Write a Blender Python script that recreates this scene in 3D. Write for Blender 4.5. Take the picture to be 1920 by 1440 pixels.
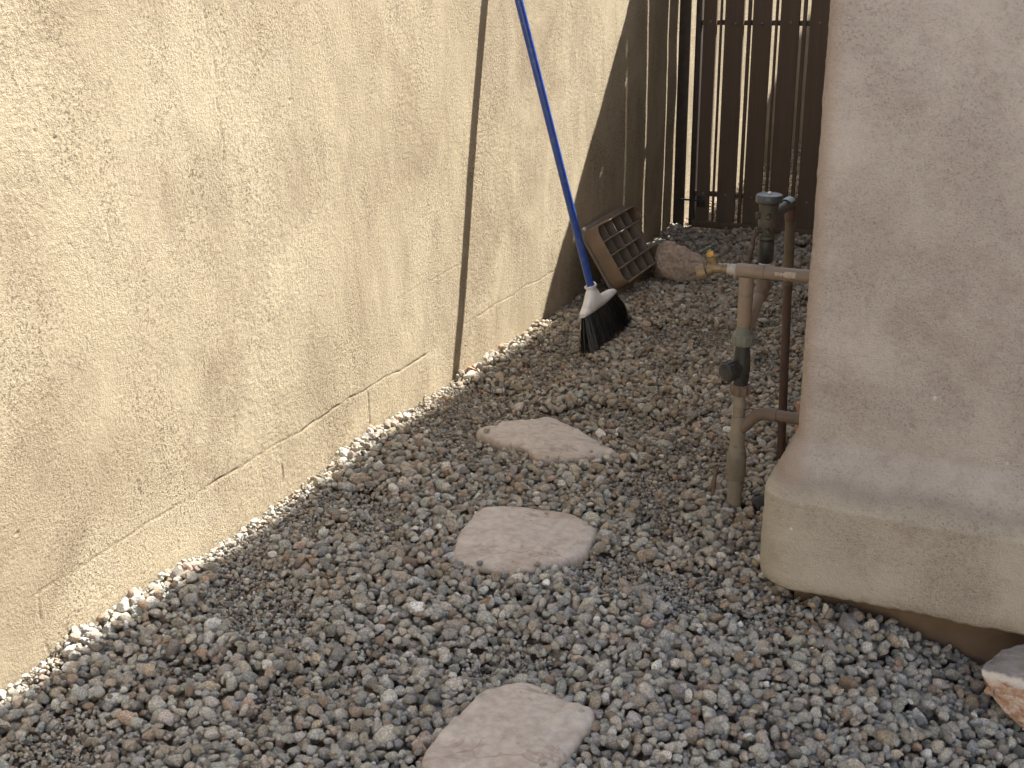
import bpy, bmesh, math, random
import numpy as np
from mathutils import Vector, Matrix

random.seed(7)
rng = np.random.default_rng(11)
scene = bpy.context.scene
for o in list(bpy.data.objects):
    bpy.data.objects.remove(o)

# ------------------------------------------------------------------ camera
cam = bpy.data.cameras.new('camera')
cam.sensor_width = 36.0
cam.lens = 2205.75 / 1920 * 36.0
cam.clip_start, cam.clip_end = 0.05, 1500
cam_o = bpy.data.objects.new('camera', cam)
scene.collection.objects.link(cam_o)
RX, UX, DX = (Vector(v) for v in ((0.9076211, 0.41956334, -0.01380347), (-0.13319772, 0.31901137, 0.93834435),
                                  (-0.39809836, 0.84982254, -0.34542633)))
CAM = Vector((1.69681, 0.0, 1.3))
m = Matrix((RX, UX, -DX)).transposed().to_4x4()
m.translation = CAM
cam_o.matrix_world = m
scene.camera = cam_o

# ------------------------------------------------------------------ light
SUN = Vector((0.27443, 0.62095, 0.73424)).normalized()      # towards the sun
w = bpy.data.worlds.new('World')
scene.world = w
w.use_nodes = True
nt = w.node_tree
bg = nt.nodes['Background']
sky = nt.nodes.new('ShaderNodeTexSky')
sky.sky_type = 'NISHITA'
sky.sun_disc = False
sky.sun_elevation = math.asin(SUN.z)
sky.sun_rotation = math.atan2(SUN.x, SUN.y)
sky.altitude = 700
sky.air_density = 1.0
sky.dust_density = 4.0
sky.ozone_density = 0.4
hs = nt.nodes.new('ShaderNodeHueSaturation')          # hazy, less blue desert sky
hs.inputs['Saturation'].default_value = 0.62
nt.links.new(sky.outputs[0], hs.inputs['Color'])
nt.links.new(hs.outputs[0], bg.inputs[0])
bg.inputs[1].default_value = 0.09
sun = bpy.data.lights.new('sun', 'SUN')
sun.energy = 5.0
sun.angle = math.radians(0.53)
sun.color = (1.0, 0.95, 0.87)
sun_o = bpy.data.objects.new('sun', sun)
scene.collection.objects.link(sun_o)
sun_o.rotation_euler = SUN.to_track_quat('Z', 'Y').to_euler()
vs = scene.view_settings
vs.view_transform = 'Standard'
vs.look = 'None'
vs.exposure = 1.93
vs.gamma = 1.0
vs.use_curve_mapping = False
scene.cycles.max_bounces = 10
scene.cycles.diffuse_bounces = 6
scene.cycles.use_denoising = True


# ------------------------------------------------------------------ helpers
def link(o, parent=None):
    scene.collection.objects.link(o)
    if parent is not None:
        o.parent = parent
    return o


def tag(o, label=None, cat=None, group=None, kind=None):
    if label: o['label'] = label
    if cat: o['category'] = cat
    if group: o['group'] = group
    if kind: o['kind'] = kind
    return o


def thing(name, loc, label, cat, group=None):
    o = bpy.data.objects.new(name, None)
    o.empty_display_size = 0.05
    o.location = loc
    tag(o, label, cat, group, 'thing')
    return link(o)


def wloc(o):
    p = Vector((0, 0, 0))
    while o is not None:
        p += o.location
        o = o.parent
    return p


def mesh_np(name, V, F, mat, parent=None, sharp=35, origin=None, shift=True):
    """V (n,3) world coordinates, F list of faces or (n,4) array"""
    V = np.asarray(V, float)
    org = np.array(wloc(parent)) if (parent is not None and shift) else np.zeros(3)
    if origin is not None:
        org = np.array(origin, float)
    me = bpy.data.meshes.new(name)
    if isinstance(F, np.ndarray):
        n, k = F.shape
        me.vertices.add(len(V)); me.vertices.foreach_set('co', (V - org).astype(np.float32).ravel())
        me.loops.add(n * k); me.loops.foreach_set('vertex_index', F.astype(np.int32).ravel())
        me.polygons.add(n)
        me.polygons.foreach_set('loop_start', np.arange(0, n * k, k, dtype=np.int32))
        me.update(calc_edges=True)
    else:
        me.from_pydata([tuple(v) for v in (V - org)], [], F)
        me.update()
    if sharp is not None:
        me.polygons.foreach_set('use_smooth', [True] * len(me.polygons))
        if sharp < 180:
            me.set_sharp_from_angle(angle=math.radians(sharp))
    if mat: me.materials.append(mat)
    o = bpy.data.objects.new(name, me)
    if origin is not None:
        o.location = origin if parent is None else Vector(origin) - wloc(parent)
    return link(o, parent)


class MB:
    def __init__(s): s.v = []; s.f = []

    def add(s, V, F):
        k = len(s.v)
        s.v += [tuple(p) for p in V]
        s.f += [tuple(i + k for i in f) for f in F]

    def box(s, a, b, bev=0.0):
        x0, y0, z0 = a; x1, y1, z1 = b
        if bev <= 0:
            V = [(x, y, z) for z in (z0, z1) for y in (y0, y1) for x in (x0, x1)]
            s.add(V, [(0, 2, 3, 1), (4, 5, 7, 6), (0, 1, 5, 4), (2, 6, 7, 3), (0, 4, 6, 2), (1, 3, 7, 5)])
            return
        bm = bmesh.new()
        bmesh.ops.create_cube(bm, size=1)
        for v in bm.verts:
            v.co = Vector(((x0 + x1) / 2 + v.co.x * (x1 - x0), (y0 + y1) / 2 + v.co.y * (y1 - y0), (z0 + z1) / 2 + v.co.z * (z1 - z0)))
        bmesh.ops.bevel(bm, geom=bm.edges[:], offset=bev, segments=2, profile=0.5, affect='EDGES')
        bm.verts.index_update()
        s.add([v.co[:] for v in bm.verts], [[v.index for v in f.verts] for f in bm.faces])
        bm.free()

    def tube(s, pts, rad, seg=16, caps=True):
        pts = [Vector(p) for p in pts]
        n = len(pts)
        if not hasattr(rad, '__len__'): rad = [rad] * n
        T = []
        for i in range(n):
            a = pts[max(i - 1, 0)]; b = pts[min(i + 1, n - 1)]
            if i and i < n - 1:
                t = (pts[i] - a).normalized() + (b - pts[i]).normalized()
                if t.length < 1e-6: t = b - a
            else:
                t = b - a
            T.append(t.normalized())
        ref = Vector((0, 0, 1)) if abs(T[0].z) < 0.9 else Vector((1, 0, 0))
        x = T[0].cross(ref).normalized()
        V = []; F = []
        for i in range(n):
            x = (x - T[i] * x.dot(T[i])).normalized()
            y = T[i].cross(x)
            for k in range(seg):
                a = 2 * math.pi * k / seg
                V.append(pts[i] + (x * math.cos(a) + y * math.sin(a)) * rad[i])
        for i in range(n - 1):
            for k in range(seg):
                k2 = (k + 1) % seg
                F.append((i * seg + k, i * seg + k2, (i + 1) * seg + k2, (i + 1) * seg + k))
        if caps:
            F.append(tuple(range(seg))[::-1]); F.append(tuple((n - 1) * seg + k for k in range(seg)))
        s.add([v[:] for v in V], F)

    def lathe(s, org, axis, prof, seg=20):
        """prof: list of (distance along axis, radius)"""
        org = Vector(org); axis = Vector(axis).normalized()
        ref = Vector((0, 0, 1)) if abs(axis.z) < 0.9 else Vector((1, 0, 0))
        x = axis.cross(ref).normalized(); y = axis.cross(x)
        V = []; F = []
        for d, r in prof:
            for k in range(seg):
                a = 2 * math.pi * k / seg
                V.append(org + axis * d + (x * math.cos(a) + y * math.sin(a)) * r)
        for i in range(len(prof) - 1):
            for k in range(seg):
                k2 = (k + 1) % seg
                F.append((i * seg + k, i * seg + k2, (i + 1) * seg + k2, (i + 1) * seg + k))
        F.append(tuple(range(seg))[::-1]); F.append(tuple((len(prof) - 1) * seg + k for k in range(seg)))
        s.add([v[:] for v in V], F)

    def build(s, name, mat, parent=None, sharp=35):
        o = mesh_np(name, s.v, s.f, mat, parent, sharp)
        bm = bmesh.new(); bm.from_mesh(o.data)
        bmesh.ops.recalc_face_normals(bm, faces=bm.faces)
        bm.to_mesh(o.data); bm.free()
        return o


def lerp(a, b, t): return a + (b - a) * t
def sstep(a, b, x):
    t = np.clip((x - a) / (b - a), 0, 1); return t * t * (3 - 2 * t)


def _hash(ix, iy, iz, seed):
    h = (ix.astype(np.int64) * 374761393 + iy.astype(np.int64) * 668265263 + iz.astype(np.int64) * 2147483647 + seed * 974711) & 0xffffffff
    h = ((h ^ (h >> 13)) * 1274126177) & 0xffffffff
    h = ((h ^ (h >> 16)) * 2246822519) & 0xffffffff
    return ((h ^ (h >> 15)) & 0xffffff) / float(0xffffff)


def n2(x, y, seed=0):
    x = np.asarray(x, float); y = np.asarray(y, float)
    ix = np.floor(x); iy = np.floor(y); fx = x - ix; fy = y - iy
    fx = fx * fx * (3 - 2 * fx); fy = fy * fy * (3 - 2 * fy)
    z = np.zeros_like(ix)
    a = _hash(ix, iy, z, seed); b = _hash(ix + 1, iy, z, seed); c = _hash(ix, iy + 1, z, seed); d = _hash(ix + 1, iy + 1, z, seed)
    return lerp(lerp(a, b, fx), lerp(c, d, fx), fy)


def n3(P, seed=0):
    P = np.asarray(P, float); I = np.floor(P); f = P - I; f = f * f * (3 - 2 * f)
    r = 0
    for dx in (0, 1):
        for dy in (0, 1):
            for dz in (0, 1):
                wgt = (f[:, 0] if dx else 1 - f[:, 0]) * (f[:, 1] if dy else 1 - f[:, 1]) * (f[:, 2] if dz else 1 - f[:, 2])
                r = r + wgt * _hash(I[:, 0] + dx, I[:, 1] + dy, I[:, 2] + dz, seed)
    return r


# ------------------------------------------------------------------ materials
class NT:
    def __init__(s, name):
        s.m = bpy.data.materials.new(name); s.m.use_nodes = True
        s.t = s.m.node_tree; s.b = s.t.nodes['Principled BSDF']
        s.co = s.n('ShaderNodeTexCoord')

    def n(s, typ, **kw):
        nd = s.t.nodes.new(typ)
        for k, v in kw.items(): setattr(nd, k, v)
        return nd

    def l(s, a, b): s.t.links.new(a, b)

    def coord(s, scale=(1, 1, 1), src=None):
        mp = s.n('ShaderNodeMapping')
        mp.inputs['Scale'].default_value = scale
        s.l(src or s.co.outputs['Object'], mp.inputs[0])
        return mp.outputs[0]

    def noise(s, scale, detail=4, rough=0.55, vec=None, dist=0.0, w=None):
        nd = s.n('ShaderNodeTexNoise')
        nd.inputs['Scale'].default_value = scale; nd.inputs['Detail'].default_value = detail
        nd.inputs['Roughness'].default_value = rough; nd.inputs['Distortion'].default_value = dist
        s.l(vec if vec is not None else s.co.outputs['Object'], nd.inputs['Vector'])
        return nd.outputs['Fac']

    def vor(s, scale, vec=None, feature='F1', out='Distance'):
        nd = s.n('ShaderNodeTexVoronoi', feature=feature)
        nd.inputs['Scale'].default_value = scale
        s.l(vec if vec is not None else s.co.outputs['Object'], nd.inputs['Vector'])
        return nd.outputs[out]

    def ramp(s, fac, stops, interp='LINEAR'):
        nd = s.n('ShaderNodeValToRGB'); cr = nd.color_ramp; cr.interpolation = interp
        while len(cr.elements) < len(stops): cr.elements.new(0.5)
        for e, (p, c) in zip(cr.elements, stops):
            e.position = p
            e.color = (c, c, c, 1) if not hasattr(c, '__len__') else (*c, 1)
        s.l(fac, nd.inputs[0])
        return nd.outputs[0]

    def mix(s, fac, a, b, mode='MIX'):
        nd = s.n('ShaderNodeMix', data_type='RGBA', blend_type=mode)
        for i, val in ((0, fac), (6, a), (7, b)):
            if hasattr(val, 'links'): s.l(val, nd.inputs[i])
            elif hasattr(val, '__len__'): nd.inputs[i].default_value = (*val, 1)
            elif i == 0: nd.inputs[i].default_value = val
            else: nd.inputs[i].default_value = (val, val, val, 1)
        return nd.outputs[2]

    def math(s, op, a, b=0.0):
        nd = s.n('ShaderNodeMath', operation=op)
        for i, val in ((0, a), (1, b)):
            if hasattr(val, 'links'): s.l(val, nd.inputs[i])
            else: nd.inputs[i].default_value = val
        return nd.outputs[0]

    def fin(s, col, rough=0.8, bump=None, strength=0.3, dist=0.002, metal=0.0, spec=0.3):
        def put(name, val):
            if hasattr(val, 'links'): s.l(val, s.b.inputs[name])
            else: s.b.inputs[name].default_value = (*val, 1) if hasattr(val, '__len__') else val
        put('Base Color', col); put('Roughness', rough); put('Metallic', metal); put('Specular IOR Level', spec)
        if bump is not None:
            bn = s.n('ShaderNodeBump'); bn.inputs['Strength'].default_value = strength; bn.inputs['Distance'].default_value = dist
            s.l(bump, bn.inputs['Height']); s.l(bn.outputs[0], s.b.inputs['Normal'])
        return s.m


def plain(name, c1, c2, scale=30, rough=0.6, bump=0.15, metal=0.0, spec=0.3, dirt=None, dscale=12, dlo=0.5, dhi=0.7):
    t = NT(name)
    n = t.noise(scale, 5)
    col = t.ramp(n, [(0.3, c1), (0.7, c2)])
    if dirt:
        d = t.ramp(t.noise(dscale, 6, 0.65), [(dlo, 0.0), (dhi, 1.0)])
        col = t.mix(d, col, dirt)
    return t.fin(col, rough, t.noise(scale * 6, 3), bump, 0.002, metal, spec)


def mat_stucco_lit():
    t = NT('tan_stucco')
    big = t.noise(1.6, 5, 0.6)
    streak = t.noise(1.9, 7, 0.68, t.coord((1, 1.7, 1.1)), 0.8)
    col = t.ramp(big, [(0.3, (0.365, 0.307, 0.212)), (0.7, (0.44, 0.378, 0.27))])
    col = t.mix(t.math('MULTIPLY', t.ramp(streak, [(0.45, 0.0), (0.66, 1.0)]), 0.55), col, (0.215, 0.165, 0.112))
    spk = t.ramp(t.noise(170, 3, 0.65), [(0.38, 1.0), (0.50, 0.0)])
    spk = t.math('MULTIPLY', spk, t.ramp(t.noise(3.5, 5, 0.6, t.coord((1, 1.8, 0.8))), [(0.40, 0.12), (0.62, 0.85)]))
    col = t.mix(spk, col, (0.125, 0.093, 0.063))
    pale = t.ramp(t.noise(6, 4, 0.6), [(0.62, 0.0), (0.75, 0.45)])
    col = t.mix(pale, col, (0.40, 0.345, 0.265))
    at = t.n('ShaderNodeAttribute', attribute_name='crack')
    col = t.mix(t.math('MULTIPLY', at.outputs['Fac'], 0.75), col, (0.09, 0.065, 0.045))
    ro = t.ramp(t.noise(4.0, 5, 0.6, t.coord((1, 1.6, 0.9))), [(0.36, 0.45), (0.62, 1.0)])
    h = t.math('ADD', t.math('MULTIPLY', t.noise(300, 4, 0.7), 1.0), t.noise(140, 3, 0.65))
    h = t.math('MULTIPLY', h, ro)
    return t.fin(col, 0.92, h, 1.0, 0.0028, spec=0.1)


def mat_house():
    t = NT('beige_house_stucco')
    geo = t.n('ShaderNodeSeparateXYZ'); t.l(t.co.outputs['Object'], geo.inputs[0])
    wob = t.math('MULTIPLY', t.math('SUBTRACT', t.noise(7, 4), 0.5), 0.06)
    z = t.math('ADD', geo.outputs['Z'], wob)
    big = t.noise(2.2, 5, 0.6)
    up = t.ramp(big, [(0.3, (0.43, 0.39, 0.355)), (0.7, (0.515, 0.472, 0.435))])
    low = t.ramp(big, [(0.3, (0.43, 0.395, 0.33)), (0.7, (0.515, 0.478, 0.405))])
    f = t.math('MULTIPLY', t.math('SUBTRACT', z, 0.262), 40.0)
    nd = t.n('ShaderNodeClamp'); t.l(f, nd.inputs[0])
    col = t.mix(nd.outputs[0], low, up)
    # grey dust lying on the shoulder of the plinth
    band = t.math('SUBTRACT', 1.0, t.math('ABSOLUTE', t.math('MULTIPLY', t.math('SUBTRACT', z, 0.285), 32.0)))
    nd2 = t.n('ShaderNodeClamp'); t.l(band, nd2.inputs[0])
    col = t.mix(t.math('MULTIPLY', nd2.outputs[0], 0.55), col, (0.28, 0.258, 0.23))
    # pale edge line just below the shoulder
    b3 = t.math('SUBTRACT', 1.0, t.math('ABSOLUTE', t.math('MULTIPLY', t.math('SUBTRACT', z, 0.235), 30.0)))
    nd3 = t.n('ShaderNodeClamp'); t.l(b3, nd3.inputs[0])
    col = t.mix(t.math('MULTIPLY', nd3.outputs[0], 0.35), col, (0.42, 0.385, 0.315))
    # clustered darker specks
    clus = t.ramp(t.noise(4.2, 5, 0.62), [(0.43, 0.0), (0.60, 1.0)])
    pit_ = t.n('ShaderNodeAttribute', attribute_name='pit')
    spk = t.math('MAXIMUM', t.math('MULTIPLY', pit_.outputs['Fac'], 0.42), t.math('MULTIPLY', t.ramp(t.noise(210, 4, 0.7), [(0.37, 1.0), (0.48, 0.0)]), 0.75))
    col = t.mix(t.math('MULTIPLY', spk, t.math('ADD', t.math('MULTIPLY', clus, 0.70), 0.20)), col, (0.17, 0.148, 0.122))
    col = t.mix(t.math('MULTIPLY', clus, 0.33), col, (0.25, 0.212, 0.185))
    col = t.mix(t.math('MULTIPLY', t.ramp(t.noise(9, 5, 0.65), [(0.54, 0.0), (0.70, 1.0)]), 0.35), col, (0.27, 0.225, 0.185))
    # paint rubbed pinkish along the corner
    px = t.math('ADD', geo.outputs['X'], t.math('MULTIPLY', t.math('SUBTRACT', t.noise(30, 4), 0.5), 0.035))
    pk = t.ramp(t.math('MULTIPLY', t.math('SUBTRACT', px, 1.27), 12.0), [(0.30, 0.75), (0.62, 0.0)])
    pk = t.math('MULTIPLY', pk, nd.outputs[0])
    col = t.mix(pk, col, (0.36, 0.29, 0.24))
    # chipped white flecks
    wv = t.ramp(t.vor(11, None), [(0.03, 1.0), (0.06, 0.0)])
    wv = t.math('MULTIPLY', wv, t.ramp(t.noise(3.1, 2), [(0.5, 0.0), (0.56, 1.0)]))
    col = t.mix(wv, col, (0.68, 0.65, 0.6))
    h = t.math('ADD', t.noise(260, 4, 0.65, t.coord((1, 1, 1.5))), t.math('MULTIPLY', t.noise(115, 4, 0.65), 1.2))
    return t.fin(col, 0.92, h, 0.9, 0.0045, spec=0.1)


def mat_gravel():
    t = NT('mixed_gravel')
    at = t.n('ShaderNodeAttribute', attribute_type='INSTANCER', attribute_name='tint')
    oi = t.n('ShaderNodeObjectInfo')
    vm = t.n('ShaderNodeVectorMath', operation='MULTIPLY_ADD')
    t.l(oi.outputs['Random'], vm.inputs[0]); vm.inputs[1].default_value = (91, 57, 33)
    t.l(t.co.outputs['Object'], vm.inputs[2])
    v = vm.outputs[0]
    sp = t.ramp(t.noise(5.0, 6, 0.72, v), [(0.34, 0.55), (0.5, 1.05), (0.64, 1.55)])
    col = t.mix(1.0, at.outputs['Color'], sp, 'MULTIPLY')
    fl = t.ramp(t.noise(9.0, 3, 0.6, v), [(0.60, 0.0), (0.67, 1.0)])
    fl = t.math('MULTIPLY', fl, t.math('MULTIPLY', oi.outputs['Random'], 0.5))
    col = t.mix(fl, col, (0.52, 0.50, 0.46))
    dk = t.ramp(t.noise(7.0, 4, 0.65, v), [(0.30, 1.0), (0.38, 0.0)])
    col = t.mix(t.math('MULTIPLY', dk, 0.5), col, (0.09, 0.08, 0.07))
    return t.fin(col, 0.9, t.noise(9, 5, 0.65, v), 0.6, 0.10, spec=0.2)


def mat_rock(name, c1, c2, c3, scale=14):
    t = NT(name)
    n = t.noise(scale, 7, 0.65)
    col = t.ramp(n, [(0.32, c1), (0.52, c2), (0.7, c3)])
    sp = t.ramp(t.noise(scale * 7, 4, 0.6), [(0.35, 0.75), (0.5, 1.0), (0.68, 1.2)])
    col = t.mix(1.0, col, sp, 'MULTIPLY')
    return t.fin(col, 0.88, t.math('ADD', t.noise(scale * 4, 6, 0.65), t.noise(scale * 14, 3)), 0.5, 0.006, spec=0.2)


def mat_flag():
    t = NT('pink_sandstone')
    v = t.coord((1.0, 2.2, 1.0))
    col = t.ramp(t.noise(7, 6, 0.62, v, 0.6), [(0.3, (0.385, 0.33, 0.285)), (0.5, (0.465, 0.41, 0.36)), (0.72, (0.505, 0.455, 0.405))])
    st = t.ramp(t.noise(5.0, 5, 0.65, t.coord((1, 1, 1))), [(0.53, 0.0), (0.70, 0.7)])
    col = t.mix(st, col, (0.32, 0.235, 0.175))
    pit = t.ramp(t.vor(34), [(0.05, 1.0), (0.10, 0.0)])
    pit = t.math('MULTIPLY', pit, t.ramp(t.noise(9, 2), [(0.52, 0.0), (0.58, 1.0)]))
    col = t.mix(t.math('MULTIPLY', pit, 0.8), col, (0.16, 0.11, 0.085))
    seam = t.math('ABSOLUTE', t.math('SUBTRACT', t.noise(3.2, 4, 0.55, t.coord((1, 2.4, 1)), 0.7), 0.5))
    seam = t.math('MULTIPLY', t.ramp(seam, [(0.0, 1.0), (0.012, 0.0)]), t.ramp(t.noise(5, 2), [(0.45, 0.0), (0.55, 1.0)]))
    col = t.mix(t.math('MULTIPLY', seam, 0.55), col, (0.21, 0.15, 0.115))
    dust = t.ramp(t.noise(60, 4, 0.6), [(0.35, 0.86), (0.65, 1.1)])
    col = t.mix(1.0, col, dust, 'MULTIPLY')
    h = t.math('ADD', t.noise(11, 6, 0.6, v, 0.5), t.math('MULTIPLY', t.noise(120, 3), 0.15))
    return t.fin(col, 0.85, h, 0.28, 0.010, spec=0.25)


def mat_wood():
    t = NT('dark_brown_paint')
    oi = t.n('ShaderNodeObjectInfo')
    vm = t.n('ShaderNodeVectorMath', operation='MULTIPLY_ADD')
    t.l(oi.outputs['Random'], vm.inputs[0]); vm.inputs[1].default_value = (31, 17, 53)
    t.l(t.co.outputs['Object'], vm.inputs[2])
    g = t.noise(1.0, 6, 0.6, t.coord((55, 55, 2.2), vm.outputs[0]), 0.4)
    big = t.noise(2.5, 4, 0.6, vm.outputs[0])
    col = t.ramp(g, [(0.25, (0.074, 0.053, 0.039)), (0.75, (0.125, 0.093, 0.069))])
    col = t.mix(t.math('MULTIPLY', t.ramp(big, [(0.4, 0.0), (0.75, 1.0)]), 0.45), col, (0.13, 0.10, 0.075))
    return t.fin(col, 0.75, g, 0.35, 0.002, spec=0.25)


def mat_dirt(name, c1, c2):
    t = NT(name)
    col = t.ramp(t.noise(4, 8, 0.7), [(0.3, c1), (0.7, c2)])
    gr = t.ramp(t.noise(110, 5, 0.7), [(0.3, 0.55), (0.5, 1.0), (0.7, 1.45)])
    col = t.mix(1.0, col, gr, 'MULTIPLY')
    return t.fin(col, 0.95, t.noise(130, 5, 0.7), 0.8, 0.01, spec=0.1)


def mat_layered_rock():
    t = NT('layered_rock')
    sx = t.n('ShaderNodeSeparateXYZ'); t.l(t.co.outputs['Object'], sx.inputs[0])
    # bedding runs obliquely through the stone
    bed = t.math('ADD', t.math('ADD', sx.outputs['Z'], t.math('MULTIPLY', sx.outputs['Y'], 0.42)),
                 t.math('MULTIPLY', t.math('SUBTRACT', t.noise(22, 5, 0.6), 0.5), 0.035))
    k = t.math('ADD', t.math('MULTIPLY', bed, 8.0), 0.5)
    orange = t.ramp(t.noise(45, 6, 0.7, t.coord((1, 1, 2.4))), [(0.3, (0.20, 0.10, 0.06)), (0.47, (0.36, 0.22, 0.14)), (0.6, (0.52, 0.43, 0.35))])
    grey = t.ramp(t.noise(24, 6, 0.65, t.coord((1, 2.5, 1))), [(0.3, (0.165, 0.152, 0.145)), (0.6, (0.26, 0.243, 0.23)), (0.75, (0.38, 0.355, 0.33))])
    m1 = t.ramp(k, [(0.62, 0.0), (0.66, 1.0)])
    wh = t.ramp(k, [(0.54, 0.0), (0.59, 1.0), (0.65, 1.0), (0.70, 0.0)])
    col = t.mix(m1, orange, grey)
    col = t.mix(t.math('MULTIPLY', wh, 0.85), col, (0.60, 0.56, 0.50))
    return t.fin(col, 0.8, t.noise(60, 6, 0.7), 0.6, 0.008, spec=0.25)


M = {}
M['stucco'] = mat_stucco_lit()
M['house'] = mat_house()
M['gravel'] = mat_gravel()
M['flag'] = mat_flag()
M['wood'] = mat_wood()
M['dirt'] = mat_dirt('brown_dirt', (0.13, 0.095, 0.07), (0.21, 0.16, 0.12))
M['ground'] = mat_dirt('dry_pale_ground', (0.36, 0.30, 0.23), (0.46, 0.39, 0.31))
M['concrete'] = plain('pale_concrete', (0.46, 0.42, 0.36), (0.55, 0.50, 0.44), 6, 0.9, 0.3)
M['found'] = plain('brown_foundation', (0.145, 0.10, 0.07), (0.20, 0.145, 0.10), 14, 0.9, 0.3)
M['pale'] = plain('pale_stucco', (0.44, 0.385, 0.31), (0.50, 0.44, 0.36), 5, 0.9, 0.3)
M['steel'] = plain('brown_steel', (0.035, 0.027, 0.021), (0.055, 0.042, 0.033), 40, 0.55, 0.1, spec=0.4)
M['blackmetal'] = plain('black_steel', (0.02, 0.019, 0.018), (0.035, 0.033, 0.03), 40, 0.5, 0.1, spec=0.4)
M['bolt'] = plain('weathered_bolt', (0.12, 0.10, 0.085), (0.20, 0.17, 0.14), 90, 0.5, 0.2, metal=0.4)
M['blue'] = plain('blue_coated_handle', (0.016, 0.052, 0.25), (0.022, 0.068, 0.31), 20, 0.32, 0.05, spec=0.5,
                  dirt=(0.09, 0.12, 0.26), dscale=45, dlo=0.52, dhi=0.75)
M['white'] = plain('white_plastic', (0.66, 0.655, 0.64), (0.76, 0.755, 0.74), 18, 0.42, 0.06, spec=0.45,
                   dirt=(0.40, 0.37, 0.33), dscale=26, dlo=0.52, dhi=0.85)
M['bristle'] = plain('black_bristle', (0.009, 0.009, 0.009), (0.022, 0.021, 0.02), 60, 0.42, 0.0, spec=0.45,
                     dirt=(0.085, 0.075, 0.065), dscale=70, dlo=0.56, dhi=0.75)
M['lid'] = plain('dusty_tan_plastic', (0.17, 0.118, 0.075), (0.23, 0.165, 0.108), 16, 0.6, 0.12, spec=0.35,
                 dirt=(0.24, 0.145, 0.075), dscale=9, dlo=0.5, dhi=0.72)
M['lidin'] = plain('dusty_tan_plastic_inside', (0.16, 0.13, 0.10), (0.21, 0.175, 0.14), 16, 0.65, 0.12, spec=0.3)
M['pvc'] = plain('tan_painted_pipe', (0.205, 0.158, 0.120), (0.255, 0.202, 0.157), 14, 0.55, 0.12, spec=0.35,
                 dirt=(0.165, 0.125, 0.09), dscale=14, dlo=0.5, dhi=0.78)
M['pvcgrey'] = plain('weathered_grey_pipe', (0.175, 0.158, 0.128), (0.29, 0.25, 0.20), 11, 0.65, 0.2, spec=0.3,
                     dirt=(0.15, 0.125, 0.10), dscale=38, dlo=0.58, dhi=0.7)
M['pvcbrown'] = plain('dusty_brown_pipe', (0.135, 0.10, 0.078), (0.19, 0.145, 0.115), 14, 0.6, 0.15, spec=0.3,
                      dirt=(0.12, 0.085, 0.065), dscale=45, dlo=0.6, dhi=0.72)
M['union'] = plain('grey_green_union', (0.12, 0.135, 0.115), (0.19, 0.20, 0.17), 24, 0.6, 0.2, spec=0.35)
M['black'] = plain('black_plastic', (0.022, 0.023, 0.022), (0.04, 0.04, 0.037), 22, 0.5, 0.1, spec=0.4,
                   dirt=(0.10, 0.09, 0.075), dscale=16, dlo=0.5, dhi=0.8)
M['reducer'] = plain('light_grey_pvc', (0.33, 0.31, 0.28), (0.44, 0.41, 0.37), 20, 0.5, 0.1)
M['brass'] = plain('tarnished_brass', (0.15, 0.115, 0.065), (0.24, 0.18, 0.10), 40, 0.5, 0.25, metal=0.35, spec=0.5,
                   dirt=(0.17, 0.14, 0.105), dscale=50, dlo=0.5, dhi=0.7)
M['brassnew'] = plain('bright_brass', (0.42, 0.26, 0.075), (0.52, 0.34, 0.12), 30, 0.35, 0.1, metal=0.6, spec=0.5)
M['green'] = plain('dark_green_paint', (0.02, 0.05, 0.042), (0.04, 0.085, 0.07), 40, 0.4, 0.1, spec=0.45,
                   dirt=(0.45, 0.47, 0.45), dscale=60, dlo=0.6, dhi=0.7)
M['whitetape'] = plain('white_ring', (0.62, 0.60, 0.56), (0.72, 0.70, 0.67), 30, 0.6, 0.1)
M['bronze'] = plain('dark_bronze_body', (0.05, 0.049, 0.041), (0.085, 0.08, 0.066), 26, 0.55, 0.2, metal=0.25, spec=0.4,
                    dirt=(0.12, 0.105, 0.083), dscale=18, dlo=0.52, dhi=0.75)
M['capblue'] = plain('grey_blue_cap', (0.042, 0.051, 0.06), (0.066, 0.077, 0.087), 18, 0.42, 0.08, spec=0.45,
                     dirt=(0.16, 0.15, 0.14), dscale=10, dlo=0.55, dhi=0.8)
M['teal'] = plain('faded_teal_tape', (0.20, 0.30, 0.30), (0.30, 0.38, 0.37), 40, 0.5, 0.1)
M['rustpipe'] = plain('red_brown_pipe', (0.06, 0.037, 0.032), (0.09, 0.057, 0.048), 18, 0.55, 0.15, spec=0.35,
                      dirt=(0.115, 0.09, 0.07), dscale=14, dlo=0.55, dhi=0.8)
M['tanpipe'] = plain('olive_tan_pipe', (0.09, 0.073, 0.05), (0.125, 0.10, 0.07), 18, 0.6, 0.15)
M['sticker'] = plain('peeling_white_label', (0.33, 0.265, 0.205), (0.52, 0.46, 0.40), 130, 0.7, 0.2)
M['boulder'] = mat_rock('tan_boulder', (0.34, 0.26, 0.20), (0.44, 0.35, 0.28), (0.49, 0.42, 0.35), 9)
M['layer'] = mat_layered_rock()
M['terra'] = plain('terracotta', (0.36, 0.17, 0.11), (0.44, 0.23, 0.15), 40, 0.8, 0.3)
M['leafbit'] = plain('dry_leaf_bits', (0.16, 0.095, 0.05), (0.32, 0.22, 0.13), 60, 0.85, 0.2)
M['twig'] = plain('dry_brown_twig', (0.12, 0.08, 0.055), (0.19, 0.13, 0.09), 60, 0.85, 0.3)

# ------------------------------------------------------------------ setting: ground
HOUSE_Y, HOUSE_X, HOUSE_TOP, HOUSE_END = 2.235, 1.283, 3.268, 15.0


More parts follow.
